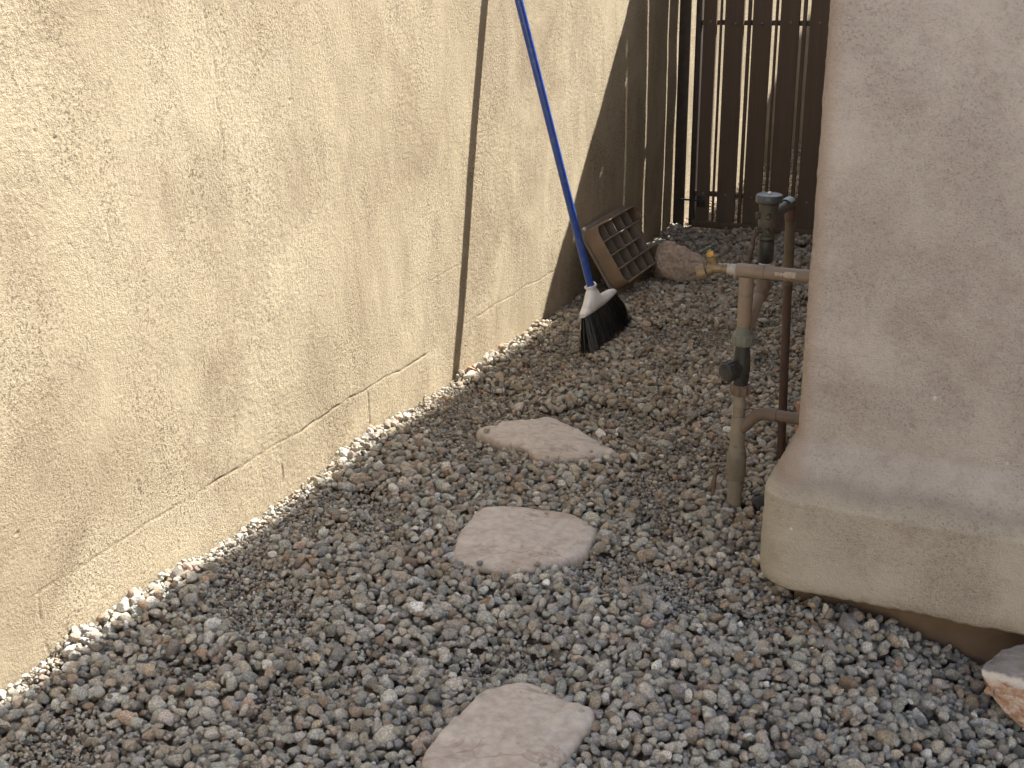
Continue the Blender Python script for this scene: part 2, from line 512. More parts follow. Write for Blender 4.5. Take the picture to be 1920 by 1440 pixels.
def terrain(x, y):
    x = np.asarray(x, float); y = np.asarray(y, float)
    t = 0.018 * (n2(x / 0.42 + 3, y / 0.42, 5) - 0.5) + 0.012 * (n2(x / 0.17, y / 0.17 + 9, 6) - 0.5)
    t = t + 0.010 * np.exp(-(x / 0.07) ** 2)
    t = t - 0.075 * sstep(1.36, 1.80, x) * np.exp(-((y - 2.25) / 0.38) ** 2)
    t = t + 0.028 * sstep(5.05, 5.45, y)
    return t


gx = np.concatenate([[-200, -40, -8, -2], np.arange(-0.3, 2.6, 0.04), [4, 10, 40, 200]])
gy = np.concatenate([[-200, -40, -8, -2], np.arange(-0.3, 6.0, 0.04), [7, 8, 10, 15, 30, 80, 250]])
X, Y = np.meshgrid(gx, gy)
Z = np.where((X > -0.4) & (X < 2.6) & (Y > -0.4) & (Y < 6.0), terrain(X, Y) - 0.032, -0.035)
V = np.stack([X, Y, Z], -1).reshape(-1, 3)
nx = len(gx)
ii, jj = np.meshgrid(np.arange(len(gy) - 1), np.arange(nx - 1), indexing='ij')
a = (ii * nx + jj).ravel()
F = np.stack([a, a + 1, a + nx + 1, a + nx], 1)
tag(mesh_np('ground', V, F, M['dirt'], sharp=180), kind='structure')

# the lane outside the gate: pale concrete slabs with joints
lane = bpy.data.objects.new('lane', None)
tag(lane, kind='structure'); link(lane)
yy = 9.6
k = 0
while yy < 60:
    L = 1.5 if yy < 12 else 3.0
    for x0, x1 in ((-3.2, -0.15), (-0.14, 2.6), (2.61, 6.0)):
        b = MB(); b.box((x0, yy, -0.12), (x1, yy + L - 0.012, 0.012 + 0.004 * random.random()), 0.004)
        b.build('slab', M['concrete'], lane)
    yy += L


b = MB(); b.box((-0.02, -3.59, -0.2), (11, -0.47, -0.012), 0.004)  # unseen pale slab, added behind the camera to reflect sunlight onto the house
tag(b.build('bounce_patio', M['concrete']), kind='structure')

# ------------------------------------------------------------------ setting: left boundary wall
def build_left_wall():
    ys = [0.62]
    while ys[-1] < 5.62:
        ys.append(ys[-1] + lerp(0.0026, 0.0066, min(1, max(0, ys[-1] - 1.12) / 4.2)))
    ys = np.array(ys); zs = np.arange(-0.06, 1.47, 0.0030)
    ys = np.concatenate([[-6, -3, -1.5, -0.6, 0, 0.3, 0.5, 0.6], ys, [5.8, 6.2, 7, 9, 12]])
    zs = np.concatenate([[-0.25], zs, [1.55, 1.7, 1.9]])
    Yg, Zg = np.meshgrid(ys, zs)
    y = Yg.ravel(); z = Zg.ravel()
    d = 0.008 * (n2(y / 0.75, z / 0.75, 1) - 0.5) + 0.0030 * (n2(y / 0.23, z / 0.23, 2) - 0.5) + 0.0010 * (n2(y / 0.075, z / 0.075, 3) - 0.5)
    rough = sstep(0.36, 0.66, 0.55 * n2(y / 0.20 + 4, z / 0.52, 21) + 0.28 * n2(y / 0.06, z / 0.11, 22) + 0.17 * n2(y / 0.03, z / 0.03, 23))
    amp = 0.38 + 0.80 * rough
    ang = y * 0.8 + z * 0.6; ang2 = -y * 0.6 + z * 0.8
    g1 = n2(ang / 0.0085, ang2 / 0.0068, 31); g2 = n2(y / 0.0060, z / 0.0060, 32); g3 = n2(ang2 / 0.017, ang / 0.014, 33)
    lump = sstep(0.25, 0.80, 0.5 * g1 + 0.5 * g2)
    d += amp * (0.00066 * (lump - 0.5) + 0.00018 * (g3 - 0.5))
    crack = np.zeros_like(y)

    def cut(fy, z0, z1, depth, wid, vertical=True, seed=0):
        nonlocal d, crack
        if vertical:
            c = fy + 0.010 * (n2(z / 0.05, z * 0 + seed, 41) - 0.5) + 0.004 * (n2(z / 0.012, z * 0 + seed, 42) - 0.5)
            mask = np.exp(-((y - c) / wid) ** 2) * sstep(z0 - 0.02, z0 + 0.01, z) * (1 - sstep(z1 - 0.02, z1 + 0.01, z))
            mask *= 0.05 + 0.95 * sstep(0.35, 0.6, n2(z / 0.022, z * 0 + seed + .5, 43))
        else:
            c = fy + 0.012 * (n2(y / 0.11, y * 0 + seed, 44) - 0.5) + 0.004 * (n2(y / 0.02, y * 0 + seed, 45) - 0.5)
            mask = np.exp(-((z - c) / wid) ** 2) * sstep(z0 - 0.03, z0 + 0.02, y) * (1 - sstep(z1 - 0.03, z1 + 0.02, y))
            mask *= 0.42 + 0.58 * sstep(0.3, 0.6, 0.5 * n2(y / 0.09, y * 0 + seed + .5, 46) + 0.5 * n2(y / 0.025, y * 0 + seed + 2.5, 47))
        d -= depth * mask
        crack = np.maximum(crack, mask * min(1, depth / 0.004))

    cut(0.141, 1.95, 3.02, 0.0027, 0.0024, False, 3)
    cut(0.141, 1.42, 1.95, 0.0016, 0.0024, False, 5)
    cut(0.160, 3.25, 4.05, 0.0014, 0.0024, False, 9)
    cut(0.36, 2.85, 3.25, 0.0010, 0.0024, False, 12)
    for fy, a, b, dp in ((2.237, 0.0, 0.136, 0.006), (2.659, 0.0, 0.135, 0.006), (1.428, 0.0, 0.135, 0.004), (1.83, 0.02, 0.13, 0.0025),
                         (3.06, 0.0, 0.14, 0.002), (3.50, 0.02, 0.16, 0.0018), (2.124, 0.86, 1.09, 0.0035), (2.11, 1.1, 1.3, 0.0016),
                         (1.748, 0.66, 0.90, 0.0022), (1.76, 0.40, 0.55, 0.0016), (1.735, 0.20, 0.36, 0.0028), (2.40, 0.95, 1.2, 0.0022),
                         (1.62, 0.2, 0.31, 0.0020), (2.0, 0.2, 0.3, 0.0016)):
        cut(fy, a, b, dp * 0.5, 0.0023, True, fy * 7)
    pits = [(2.394, 0.971, 0.012), (2.37, 0.80, 0.011), (1.405, 0.281, 0.012), (1.445, 0.287, 0.010), (2.225, 0.128, 0.014),
            (1.60, 1.005, 0.010), (1.645, 0.985, 0.011), (2.07, 0.27, 0.011), (2.62, 0.137, 0.010), (1.50, 0.33, 0.008), (1.53, 0.235, 0.010),
            (2.53, 1.16, 0.012), (2.86, 0.95, 0.008), (2.18, 0.85, 0.008), (2.12, 0.835, 0.007)]
    pits = [(a_, b_, r_ * 0.46) for a_, b_, r_ in pits]
    for i in range(24):
        pits.append((rng.uniform(1.3, 4.2), rng.uniform(0.05, 1.3), rng.uniform(0.0025, 0.004)))
    for py, pz, r in pits:
        sel = (abs(y - py) < r * 4) & (abs(z - pz) < r * 4)
        al = 0.5 + 0.9 * ((py * 91.7) % 1.0); sk = ((pz * 57.3) % 1.0) * 1.6 - 0.8
        q = ((y[sel] - py) / (r * al) + sk * (z[sel] - pz) / r) ** 2 + ((z[sel] - pz) / (r * (1.5 - 0.5 * al))) ** 2
        q = q * (0.6 + 0.9 * n2(y[sel] / 0.006, z[sel] / 0.006, 51) + 0.6 * n2(y[sel] / 0.012, z[sel] / 0.012, 52))
        mk = np.exp(-q * q)
        d[sel] -= r * 0.36 * mk
        d[sel] += r * 0.10 * np.exp(-(q - 2.2) ** 2)
        crack[sel] = np.maximum(crack[sel], 0.35 * mk * (r > 0.007))
    V = np.stack([d, y, z], 1)
    ny = len(ys)
    ii, jj = np.meshgrid(np.arange(len(zs) - 1), np.arange(ny - 1), indexing='ij')
    a = (ii * ny + jj).ravel()
    F = np.stack([a, a + 1, a + ny + 1, a + ny], 1)
    root = thing('stucco_wall', (0, 0, 0), 'sunlit tan stucco boundary wall with cracks and pits along the gravel', 'wall')
    o = mesh_np('stucco_face', V, F, M['stucco'], root, sharp=180)
    at = o.data.attributes.new('crack', 'FLOAT', 'POINT')
    at.data.foreach_set('value', crack.astype(np.float32))
    b = MB(); b.box((-0.19, -6, -0.25), (-0.02, 12, 1.9)); b.build('wall_core', M['stucco'], root)
    b = MB(); b.box((-0.215, -6, 1.902), (0.012, 12, 1.95), 0.01); b.build('wall_cap', M['stucco'], root)


build_left_wall()
bounce_root = thing('bounce_wall', (4, -3.7, 0), 'unseen pale wall added to throw sunlight back, beyond the patio behind the viewer', 'wall')
b = MB(); b.box((-0.2, -3.9, -0.25), (11, -3.6, 2.5), 0.01); b.build('wall_body', M['pale'], bounce_root)  # unseen wall, put in to throw warm light on the house front


# ------------------------------------------------------------------ setting: house on the right
def build_house():
    root = thing('house', (HOUSE_X, HOUSE_Y, 0), 'beige stucco house corner with rounded projecting plinth above the gravel', 'house')
    # profile: (outward offset, z); the upper wall is at offset 0
    prof = [(0.028, 0.052), (0.050, 0.050), (0.056, 0.058), (0.0585, 0.075)]
    prof += [(0.0585, z) for z in np.arange(0.079, 0.242, 0.004)]
    sl = math.atan2(0.0585, 0.100)
    for t in np.linspace(0, 1, 9)[1:]:
        an = t * sl
        prof.append((0.0585 - 0.015 * (1 - math.cos(an)), 0.242 + 0.015 * math.sin(an)))
    x0, z0 = prof[-1]
    for t in np.linspace(0, 1, 27)[1:]:
        prof.append((x0 * (1 - t) + 0.006 * t * t * (1 - t) * 2, z0 + (0.362 - z0) * t))
    zz = 0.371
    while zz < 1.30: prof.append((0.0, zz)); zz += 0.004
    prof += [(0, 1.5), (0, 2.0), (0, 2.6), (0, HOUSE_TOP), (-0.30, HOUSE_TOP + 0.001)]
    # path: along the front from x = 3.2 to the rounded corner, then back along the side
    r = 0.022
    path = []
    for x in np.concatenate([[7.5, 5, 3.5, 2.8, 2.45], np.arange(2.4, HOUSE_X + 0.05, -0.004)]): path.append((x, HOUSE_Y, 0, -1))
    for t in np.linspace(0, 1, 9):
        an = t * math.pi / 2
        nxv, nyv = -math.sin(an), -math.cos(an)
        path.append((HOUSE_X + r + r * nxv, HOUSE_Y + r + r * nyv, nxv, nyv))
    for y in np.concatenate([np.arange(HOUSE_Y + 0.04, HOUSE_Y + 0.3, 0.01), [2.7, 3.2, 4, 5, 5.6, 9, HOUSE_END]]): path.append((HOUSE_X, y, -1, 0))
    P = np.array(path); Q = np.array(prof)
    off = Q[None, :, 0]
    X = P[:, 0:1] + P[:, 2:3] * off; Y = P[:, 1:2] + P[:, 3:4] * off; Z = np.broadcast_to(Q[None, :, 1], X.shape)
    s = np.concatenate([[0], np.cumsum(np.hypot(np.diff(P[:, 0]), np.diff(P[:, 1])))])[:, None] + 0 * X
    d = 0.0035 * (n2(s / 0.40, Z / 0.30, 61) - 0.5) + 0.0020 * (n2(s / 0.09, Z / 0.07, 62) - 0.5)
    g = 0.75 * n2(s / 0.0105, Z / 0.0080, 63) + 0.25 * n2(s / 0.030, Z / 0.022, 68)
    pit = (1 - sstep(0.10, 0.34, n2(s / 0.0105, Z / 0.0080, 63))) * (0.4 + 0.6 * n2(s / 0.05, Z / 0.05, 69))
    d = d + (0.4 + 0.9 * n2(s / 0.14, Z / 0.14, 64)) * 0.0020 * (g - 0.5) + 0.0008 * (n2(s / 0.012, Z / 0.012, 65) - 0.5)
    inz = (Z < 1.4) & (Z > 0.0)
    d = np.where(inz, d, 0)
    # ragged lower edge
    Zr = Z + np.where(Z < 0.06, 0.005 * (n2(s / 0.09, Z * 0, 66) - 0.5) - 0.004 * n2(s / 0.015, Z * 0, 67), 0)
    X = X + P[:, 2:3] * d; Y = Y + P[:, 3:4] * d
    V = np.stack([X, Y, Zr], -1).reshape(-1, 3)
    n, k = X.shape
    ii, jj = np.meshgrid(np.arange(n - 1), np.arange(k - 1), indexing='ij')
    a = (ii * k + jj).ravel()
    F = np.stack([a, a + 1, a + k + 1, a + k], 1)
    o = mesh_np('stucco_face', V, F[:, ::-1].copy(), M['house'], root, sharp=180, origin=(0, 0, 0))
    at = o.data.attributes.new('pit', 'FLOAT', 'POINT'); at.data.foreach_set('value', pit.astype(np.float32).ravel())
    b = MB(); b.box((HOUSE_X + 0.018, HOUSE_Y + 0.016, -0.3), (7.4, HOUSE_END - 0.05, 0.07), 0.004)
    b.build('foundation', M['found'], root)
    b = MB(); b.box((HOUSE_X + 0.03, HOUSE_Y + 0.03, 0.075), (7.45, HOUSE_END - 0.03, HOUSE_TOP - 0.01)); b.build('wall_core', M['house'], root)
    b = MB(); b.box((HOUSE_X + 0.1, HOUSE_Y + 0.1, HOUSE_TOP - 0.008), (7.4, HOUSE_END - 0.1, HOUSE_TOP + 0.02)); b.build('roof', M['concrete'], root)
    b = MB()
    g0 = [(9.3, HOUSE_TOP + 0.0205), (9.9, 3.44), (10.38, 3.91), (11.31, 4.25), (12.6, 4.75), (14.95, 3.9), (14.95, HOUSE_TOP + 0.0205)]
    k = len(g0)
    b.add([(HOUSE_X + 0.002, y_, z_) for y_, z_ in g0] + [(7.3, y_, z_) for y_, z_ in g0],
          [tuple(range(k)), tuple(range(k, 2 * k))[::-1]] + [(i, k + i, k + (i + 1) % k, (i + 1) % k) for i in range(k)])
    b.build('pitched_roof', M['house'], root)


build_house()

# ------------------------------------------------------------------ gate and post
GY, GTOP = 5.5, 1.90
post = thing('gate_post', (0.041, GY, 0), 'dark steel gate post standing against the tan wall', 'post')
b = MB(); b.box((0.006, GY - 0.004, -0.1), (0.060, GY + 0.010, GTOP + 0.02), 0.002); b.build('upright', M['steel'], post)
b = MB(); b.box((0.004, GY - 0.006, GTOP + 0.0215), (0.062, GY + 0.012, GTOP + 0.030), 0.002); b.build('post_cap', M['steel'], post)
b = MB(); b.box((0.036, GY - 0.020, 0.147), (0.052, GY - 0.0045, 0.168), 0.002); b.build('latch_keeper', M['blackmetal'], post)
gate = thing('wooden_gate', (0.65, GY, 0), 'brown gate of upright boards with gaps closing the side passage', 'gate')
b = MB(); b.box((0.084, GY + 0.0, 0.03), (0.109, GY + 0.042, GTOP), 0.002); b.build('frame_upright', M['steel'], gate)
SH = 0.0049      # what the depth of a board hides of each gap seen at this slant
boards = [(0.122, 0.184), (0.2235, 0.311), (0.3515, 0.436), (0.4745, 0.560), (0.606, 0.692), (0.732, 0.818), (0.858, 0.944), (0.984, 1.070), (1.110, 1.19)]
boards = [(x0, x1 - SH + 0.004) for x0, x1 in boards]
strips = [(0.199, 0.2075), (0.327, 0.341), (0.4525, 0.4625), (0.575, 0.590), (0.705, 0.717), (0.832, 0.845), (0.957, 0.97), (1.084, 1.097)]
strips = [(x0 - 0.0005, x1 + 0.0005) for x0, x1 in strips]
board_me = None
for i, (x0, x1) in enumerate(boards):
    if board_me is None:
        b = MB()
        b.box((-0.5, -0.009, 0), (0.5, 0.009, 1.0), 0)
        o = b.build('board', M['wood'], gate, sharp=20); board_me = o.data
        bpy.context.scene.collection.objects.unlink(o); bpy.data.objects.remove(o)
        v0 = np.array([v.co[:] for v in board_me.vertices]) + np.array([0.65, GY, 0])
        for v, c in zip(board_me.vertices, v0): v.co = c
    o = bpy.data.objects.new('board', board_me); link(o, gate)
    zt = GTOP - 0.004 * random.random()
    o.scale = (x1 - x0, 1, zt - 0.045)
    o.location = ((x0 + x1) / 2 - 0.65, random.uniform(-0.001, 0.001), 0.045 + random.uniform(-0.004, 0.004))
    o.rotation_euler = (0, math.radians(random.uniform(-0.12, 0.12)), 0)
bolt_me = None
for i, (x0, x1) in enumerate(boards):
    for z in (0.187, 0.979, 1.72):
        if bolt_me is None:
            b = MB(); b.lathe((0, 0, 0), (0, -1, 0), [(0, 0.0075), (0.0015, 0.0075), (0.0038, 0.0055), (0.005, 0.002)], 12)
            o = b.build('bolt', M['bolt']); bolt_me = o.data; bpy.data.objects.remove(o)
        o = bpy.data.objects.new('bolt', bolt_me); link(o, gate)
        o.location = ((x0 + x1) / 2 - 0.65 + random.uniform(-0.006, 0.006), -0.0095, z + random.uniform(-0.006, 0.006))
for x0, x1 in strips:
    b = MB(); b.box((x0, GY - 0.006, 0.045), (x1, GY + 0.0088, GTOP - 0.02), 0.0008); b.build('batten', M['wood'], gate)
RAILS = (0.187, 0.979, 1.72)
for z in RAILS:
    b = MB(); b.box((0.1092, GY + 0.0095, z - 0.011), (1.19, GY + 0.040, z + 0.011), 0.003); b.build('rail', M['wood'], gate)
# unseen uprights added behind each board's left edge to block sun through the gaps
zs_ = [0.03] + [v for z in RAILS for v in (z - 0.0113, z + 0.0113)] + [GTOP - 0.02]
for i, (x0, x1) in enumerate(boards):
    dp = 0.030 if i == 0 else (0.062 if i == 1 else 0.078)
    for k in range(0, len(zs_), 2):
        b = MB(); b.box((x0 + 0.001, GY + 0.0095, zs_[k]), (x0 + 0.030, GY + 0.0095 + dp, zs_[k + 1]), 0.001); b.build('sun_block', M['wood'], gate)
b = MB(); b.box((0.1092, GY + 0.0095, GTOP - 0.0195), (1.19, GY + 0.090, GTOP + 0.012), 0.002); b.build('top_rail', M['steel'], gate)
b = MB(); b.box((0.1092, GY - 0.030, 0.030), (1.19, GY - 0.0105, 0.062), 0.003); b.build('bottom_board', M['wood'], gate)
b = MB(); b.tube([(0.030, GY - 0.016, 0.158), (0.165, GY - 0.016, 0.157)], 0.0045, 10); b.box((0.126, GY - 0.0125, 0.125), (0.168, GY - 0.0095, 0.180), 0.001)
b.tube([(0.150, GY - 0.016, 0.157), (0.150, GY - 0.034, 0.150)], 0.004, 8)
b.build('latch_bolt', M['blackmetal'], gate)


# ------------------------------------------------------------------ stones
def ico(sub):
    bm = bmesh.new(); bmesh.ops.create_icosphere(bm, subdivisions=sub, radius=1)
    bm.verts.index_update()
    V = np.array([v.co[:] for v in bm.verts]); F = np.array([[v.index for v in f.verts] for f in bm.faces])
    bm.free(); return V, F


def rock_verts(seed, sub=3, planes=11, soft=16, flat=(1, 0.9, 0.72), rough=0.10):
    r = np.random.default_rng(seed)
    V, F = ico(sub)
    N = r.normal(size=(planes, 3)); N /= np.linalg.norm(N, axis=1)[:, None]
    dd = r.uniform(0.68, 1.0, planes)
    q = np.clip(V @ N.T, 1e-3, None) / dd
    rad = (np.sum(q ** soft, 1) + 0.9 ** soft) ** (-1.0 / soft)
    rad *= 1 + rough * (n3(V * 2.2 + seed, seed) - 0.5) * 1.6 + rough * 0.5 * (n3(V * 5.5 + seed, seed + 1) - 0.5)
    P = V * rad[:, None] * np.array(flat)
    return P / np.abs(P).max(0) * np.array(flat), F


# stepping stones ----------------------------------------------------
def flagstone(name, outline, top, label, seed, tilt=(0, 0), dome=0.006):
    P = np.array(outline, float)
    c = P.mean(0)
    # smooth closed outline
    n = len(P); res = []
    for i in range(n):
        p0, p1, p2, p3 = P[(i - 1) % n], P[i], P[(i + 1) % n], P[(i + 2) % n]
        for t in np.linspace(0, 1, 9)[:-1]:
            res.append(0.5 * ((2 * p1) + (-p0 + p2) * t + (2 * p0 - 5 * p1 + 4 * p2 - p3) * t * t + (-p0 + 3 * p1 - 3 * p2 + p3) * t ** 3))
    R = np.array(res); m = len(R)
    rad = np.linalg.norm(R - c, axis=1)[:, None]
    ang = np.arctan2(R[:, 1] - c[1], R[:, 0] - c[0])
    R = R + (R - c) / rad * (0.004 * (n2(ang * 6, ang * 0, seed) - 0.5) + 0.003 * (n2(ang * 17, ang * 0, seed + 1) - 0.5))[:, None]
    rings = [(0.0, 0), (0.12, 0), (0.25, 0), (0.4, 0), (0.53, 0), (0.65, 0), (0.75, 0), (0.84, 0), (0.90, 0), (0.945, -0.001), (0.975, -0.004), (0.993, -0.010), (1.0, -0.018), (0.99, -0.032), (0.95, -0.045)]
    V = [(c[0], c[1], top + dome)]; F = []
    for s_, dz in rings[1:]:
        Q = c + (R - c) * s_
        z = top + dome * (1 - s_ ** 2) + dz + (0.006 * (n2(Q[:, 0] / 0.08, Q[:, 1] / 0.045, seed + 3) - 0.5) + 0.005 * sstep(0.5, 0.56, n2(Q[:, 0] / 0.13, Q[:, 1] / 0.08, seed + 4))
                                                + 0.0016 * (n2(Q[:, 0] / 0.02, Q[:, 1] / 0.02, seed + 5) - 0.5)) * (1 if s_ > 0 else 0)
        z = z + tilt[0] * (Q[:, 0] - c[0]) + tilt[1] * (Q[:, 1] - c[1])
        V += [(q[0], q[1], zz) for q, zz in zip(Q, z)]
    V[0] = (c[0], c[1], float(np.mean([v[2] for v in V[1:1 + m]])))
    for i in range(m): F.append((0, 1 + i, 1 + (i + 1) % m))
    for k in range(len(rings) - 2):
        for i in range(m):
            a = 1 + k * m + i; b_ = 1 + k * m + (i + 1) % m
            F.append((a, a + m, b_ + m, b_))
    F.append(tuple(1 + (len(rings) - 2) * m + i for i in range(m))[::-1])
    o = mesh_np(name, np.array(V), F, M['flag'], sharp=60, origin=(c[0], c[1], top - 0.045))
    tag(o, label, 'stepping stone', 'stepping stones through the gravel', 'thing')
    return R


STONES = []
ST1 = [[0.28, 2.777], [0.307, 2.854], [0.379, 2.92], [0.428, 2.964], [0.521, 2.922], [0.623, 2.85], [0.697, 2.801], [0.656, 2.744], [0.591, 2.693], [0.524, 2.665], [0.465, 2.71], [0.38, 2.735]]
ST2 = [[0.551, 2.102], [0.516, 2.216], [0.51, 2.321], [0.568, 2.368], [0.645, 2.388], [0.735, 2.395], [0.802, 2.354], [0.824, 2.319], [0.831, 2.237], [0.802, 2.165], [0.737, 2.089], [0.645, 2.063], [0.571, 2.076]]
ST3 = [[0.838, 1.444], [0.841, 1.558], [0.85, 1.659], [0.889, 1.705], [0.929, 1.713], [1.003, 1.691], [1.059, 1.683], [1.074, 1.661], [1.072, 1.61], [1.067, 1.537], [1.044, 1.453], [0.975, 1.394], [0.885, 1.397]]
STONES.append(flagstone('stepping_stone', ST1, 0.010, 'pointed pinkish stepping stone farthest along the gravel passage', 3))
STONES.append(flagstone('stepping_stone', ST2, 0.011, 'broad rounded stepping stone between the other two stones', 8))
STONES.append(flagstone('stepping_stone', ST3, 0.012, 'pinkish stepping stone nearest the viewer with its front edge cut off', 14))


def inside(px, py, R):
    n = len(R); c = np.zeros(px.shape, bool); j = n - 1
    for i in range(n):
        cond = ((R[i, 1] > py) != (R[j, 1] > py))
        xi = (R[j, 0] - R[i, 0]) * (py - R[i, 1]) / (R[j, 1] - R[i, 1] + 1e-12) + R[i, 0]
        c ^= cond & (px < xi); j = i
    return c


# gravel heap: stones dropped one by one into a height field ------------
GX0, GY0, CELL = -0.03, 0.15, 0.003
NX, NYC = int(3.0 / CELL), int(5.42 / CELL)
cxs = GX0 + (np.arange(NX) + 0.5) * CELL; cys = GY0 + (np.arange(NYC) + 0.5) * CELL
CX, CY = np.meshgrid(cxs, cys)
BASE = terrain(CX, CY)
HF = BASE - 0.030
BLOCK = np.zeros_like(HF, bool)
for R in STONES:
    c = R.mean(0); BLOCK |= inside(CX, CY, c + (R - c) * 0.925)
BLOCK |= CX < 0.006
BLOCK |= (CX > HOUSE_X + 0.012) & (CY > HOUSE_Y + 0.010)
for px, py, pr in ((1.075, 2.611, 0.022), (1.122, 2.93, 0.016)):
    BLOCK |= (CX - px) ** 2 + (CY - py) ** 2 < pr ** 2
PAD = 12
patch = sstep(0.56, 0.70, 0.6 * n2(CX / 0.30 + 2, CY / 0.22, 71) + 0.4 * n2(CX / 0.10, CY / 0.10, 72))     # thin, dusty spots


def in_view(x, y, z=0.0, mrg=90):
    v = np.stack([x - CAM.x, y - CAM.y, np.zeros_like(x) + z - CAM.z], -1)
    dz = v @ np.array(DX); px = 960 + 2205.75 * (v @ np.array(RX)) / dz; py = 720 - 2205.75 * (v @ np.array(UX)) / dz
    return (dz > 0.1) & (px > -mrg) & (px < 1920 + mrg) & (py < 1440 + mrg)


OKC = in_view(CX.ravel(), CY.ravel(), 0.0, 620).reshape(CX.shape) & ~BLOCK
OKC[:PAD] = OKC[-PAD:] = False; OKC[:, :PAD - 8] = False; OKC[:, -PAD:] = False
ok_idx = np.flatnonzero(OKC.ravel())
AREA = len(ok_idx) * CELL * CELL
print('gravel area', AREA)
G = dict(p=[], r=[], s=[])
DENS = (2650, 4600, 2800)
foot = {}


def get_foot(k):
    if k not in foot:
        q = np.arange(-k, k + 1); A, B = np.meshgrid(q, q)
        d2 = (A ** 2 + B ** 2) / (k + 0.4) ** 2
        foot[k] = (d2 < 1, np.sqrt(np.clip(1 - d2, 0, 1)))
    return foot[k]


def drop(N, rmean, rsig, ncand, sink=0.25, rmin=0.004, rmax=0.026):
    cand = ok_idx[rng.integers(0, len(ok_idx), N * ncand)].reshape(N, ncand)
    rad = np.clip(rng.lognormal(math.log(rmean), rsig, N), rmin, rmax)
    HFr = HF.ravel(); Br = BASE.ravel(); Pr = patch.ravel()
    for i in range(N):
        cc = cand[i]
        j = cc[np.argmin(HFr[cc] - Br[cc])]
        r = rad[i] * (1 - 0.55 * Pr[j])
        iy, ix = divmod(int(j), NX)
        k = max(1, int(round(r * 0.85 / CELL)))
        ylo, yhi, xlo, xhi = iy - k, iy + k + 1, ix - k, ix + k + 1
        if xlo < 0 or xhi > NX or ylo < 0 or yhi > NYC: continue
        m, dome = get_foot(k)
        sub = HF[ylo:yhi, xlo:xhi]
        if BLOCK[ylo:yhi, xlo:xhi][m].mean() > 0.12: continue
        vals = sub[m]
        z0 = 0.45 * vals.max() + 0.55 * vals.mean() - sink * r * 0.5
        c = 0.72 * r
        zc = z0 + c
        if zc + c > Br[j] + 0.020: continue
        top = zc + c * dome
        sub[m] = np.maximum(sub[m], top[m])
        G['p'].append((cxs[ix] + rng.uniform(-.0015, .0015), cys[iy] + rng.uniform(-.0015, .0015), zc)); G['r'].append(r)


# special pebbles, dropped after the first layer -------------------------
PEBS = []   # filled below


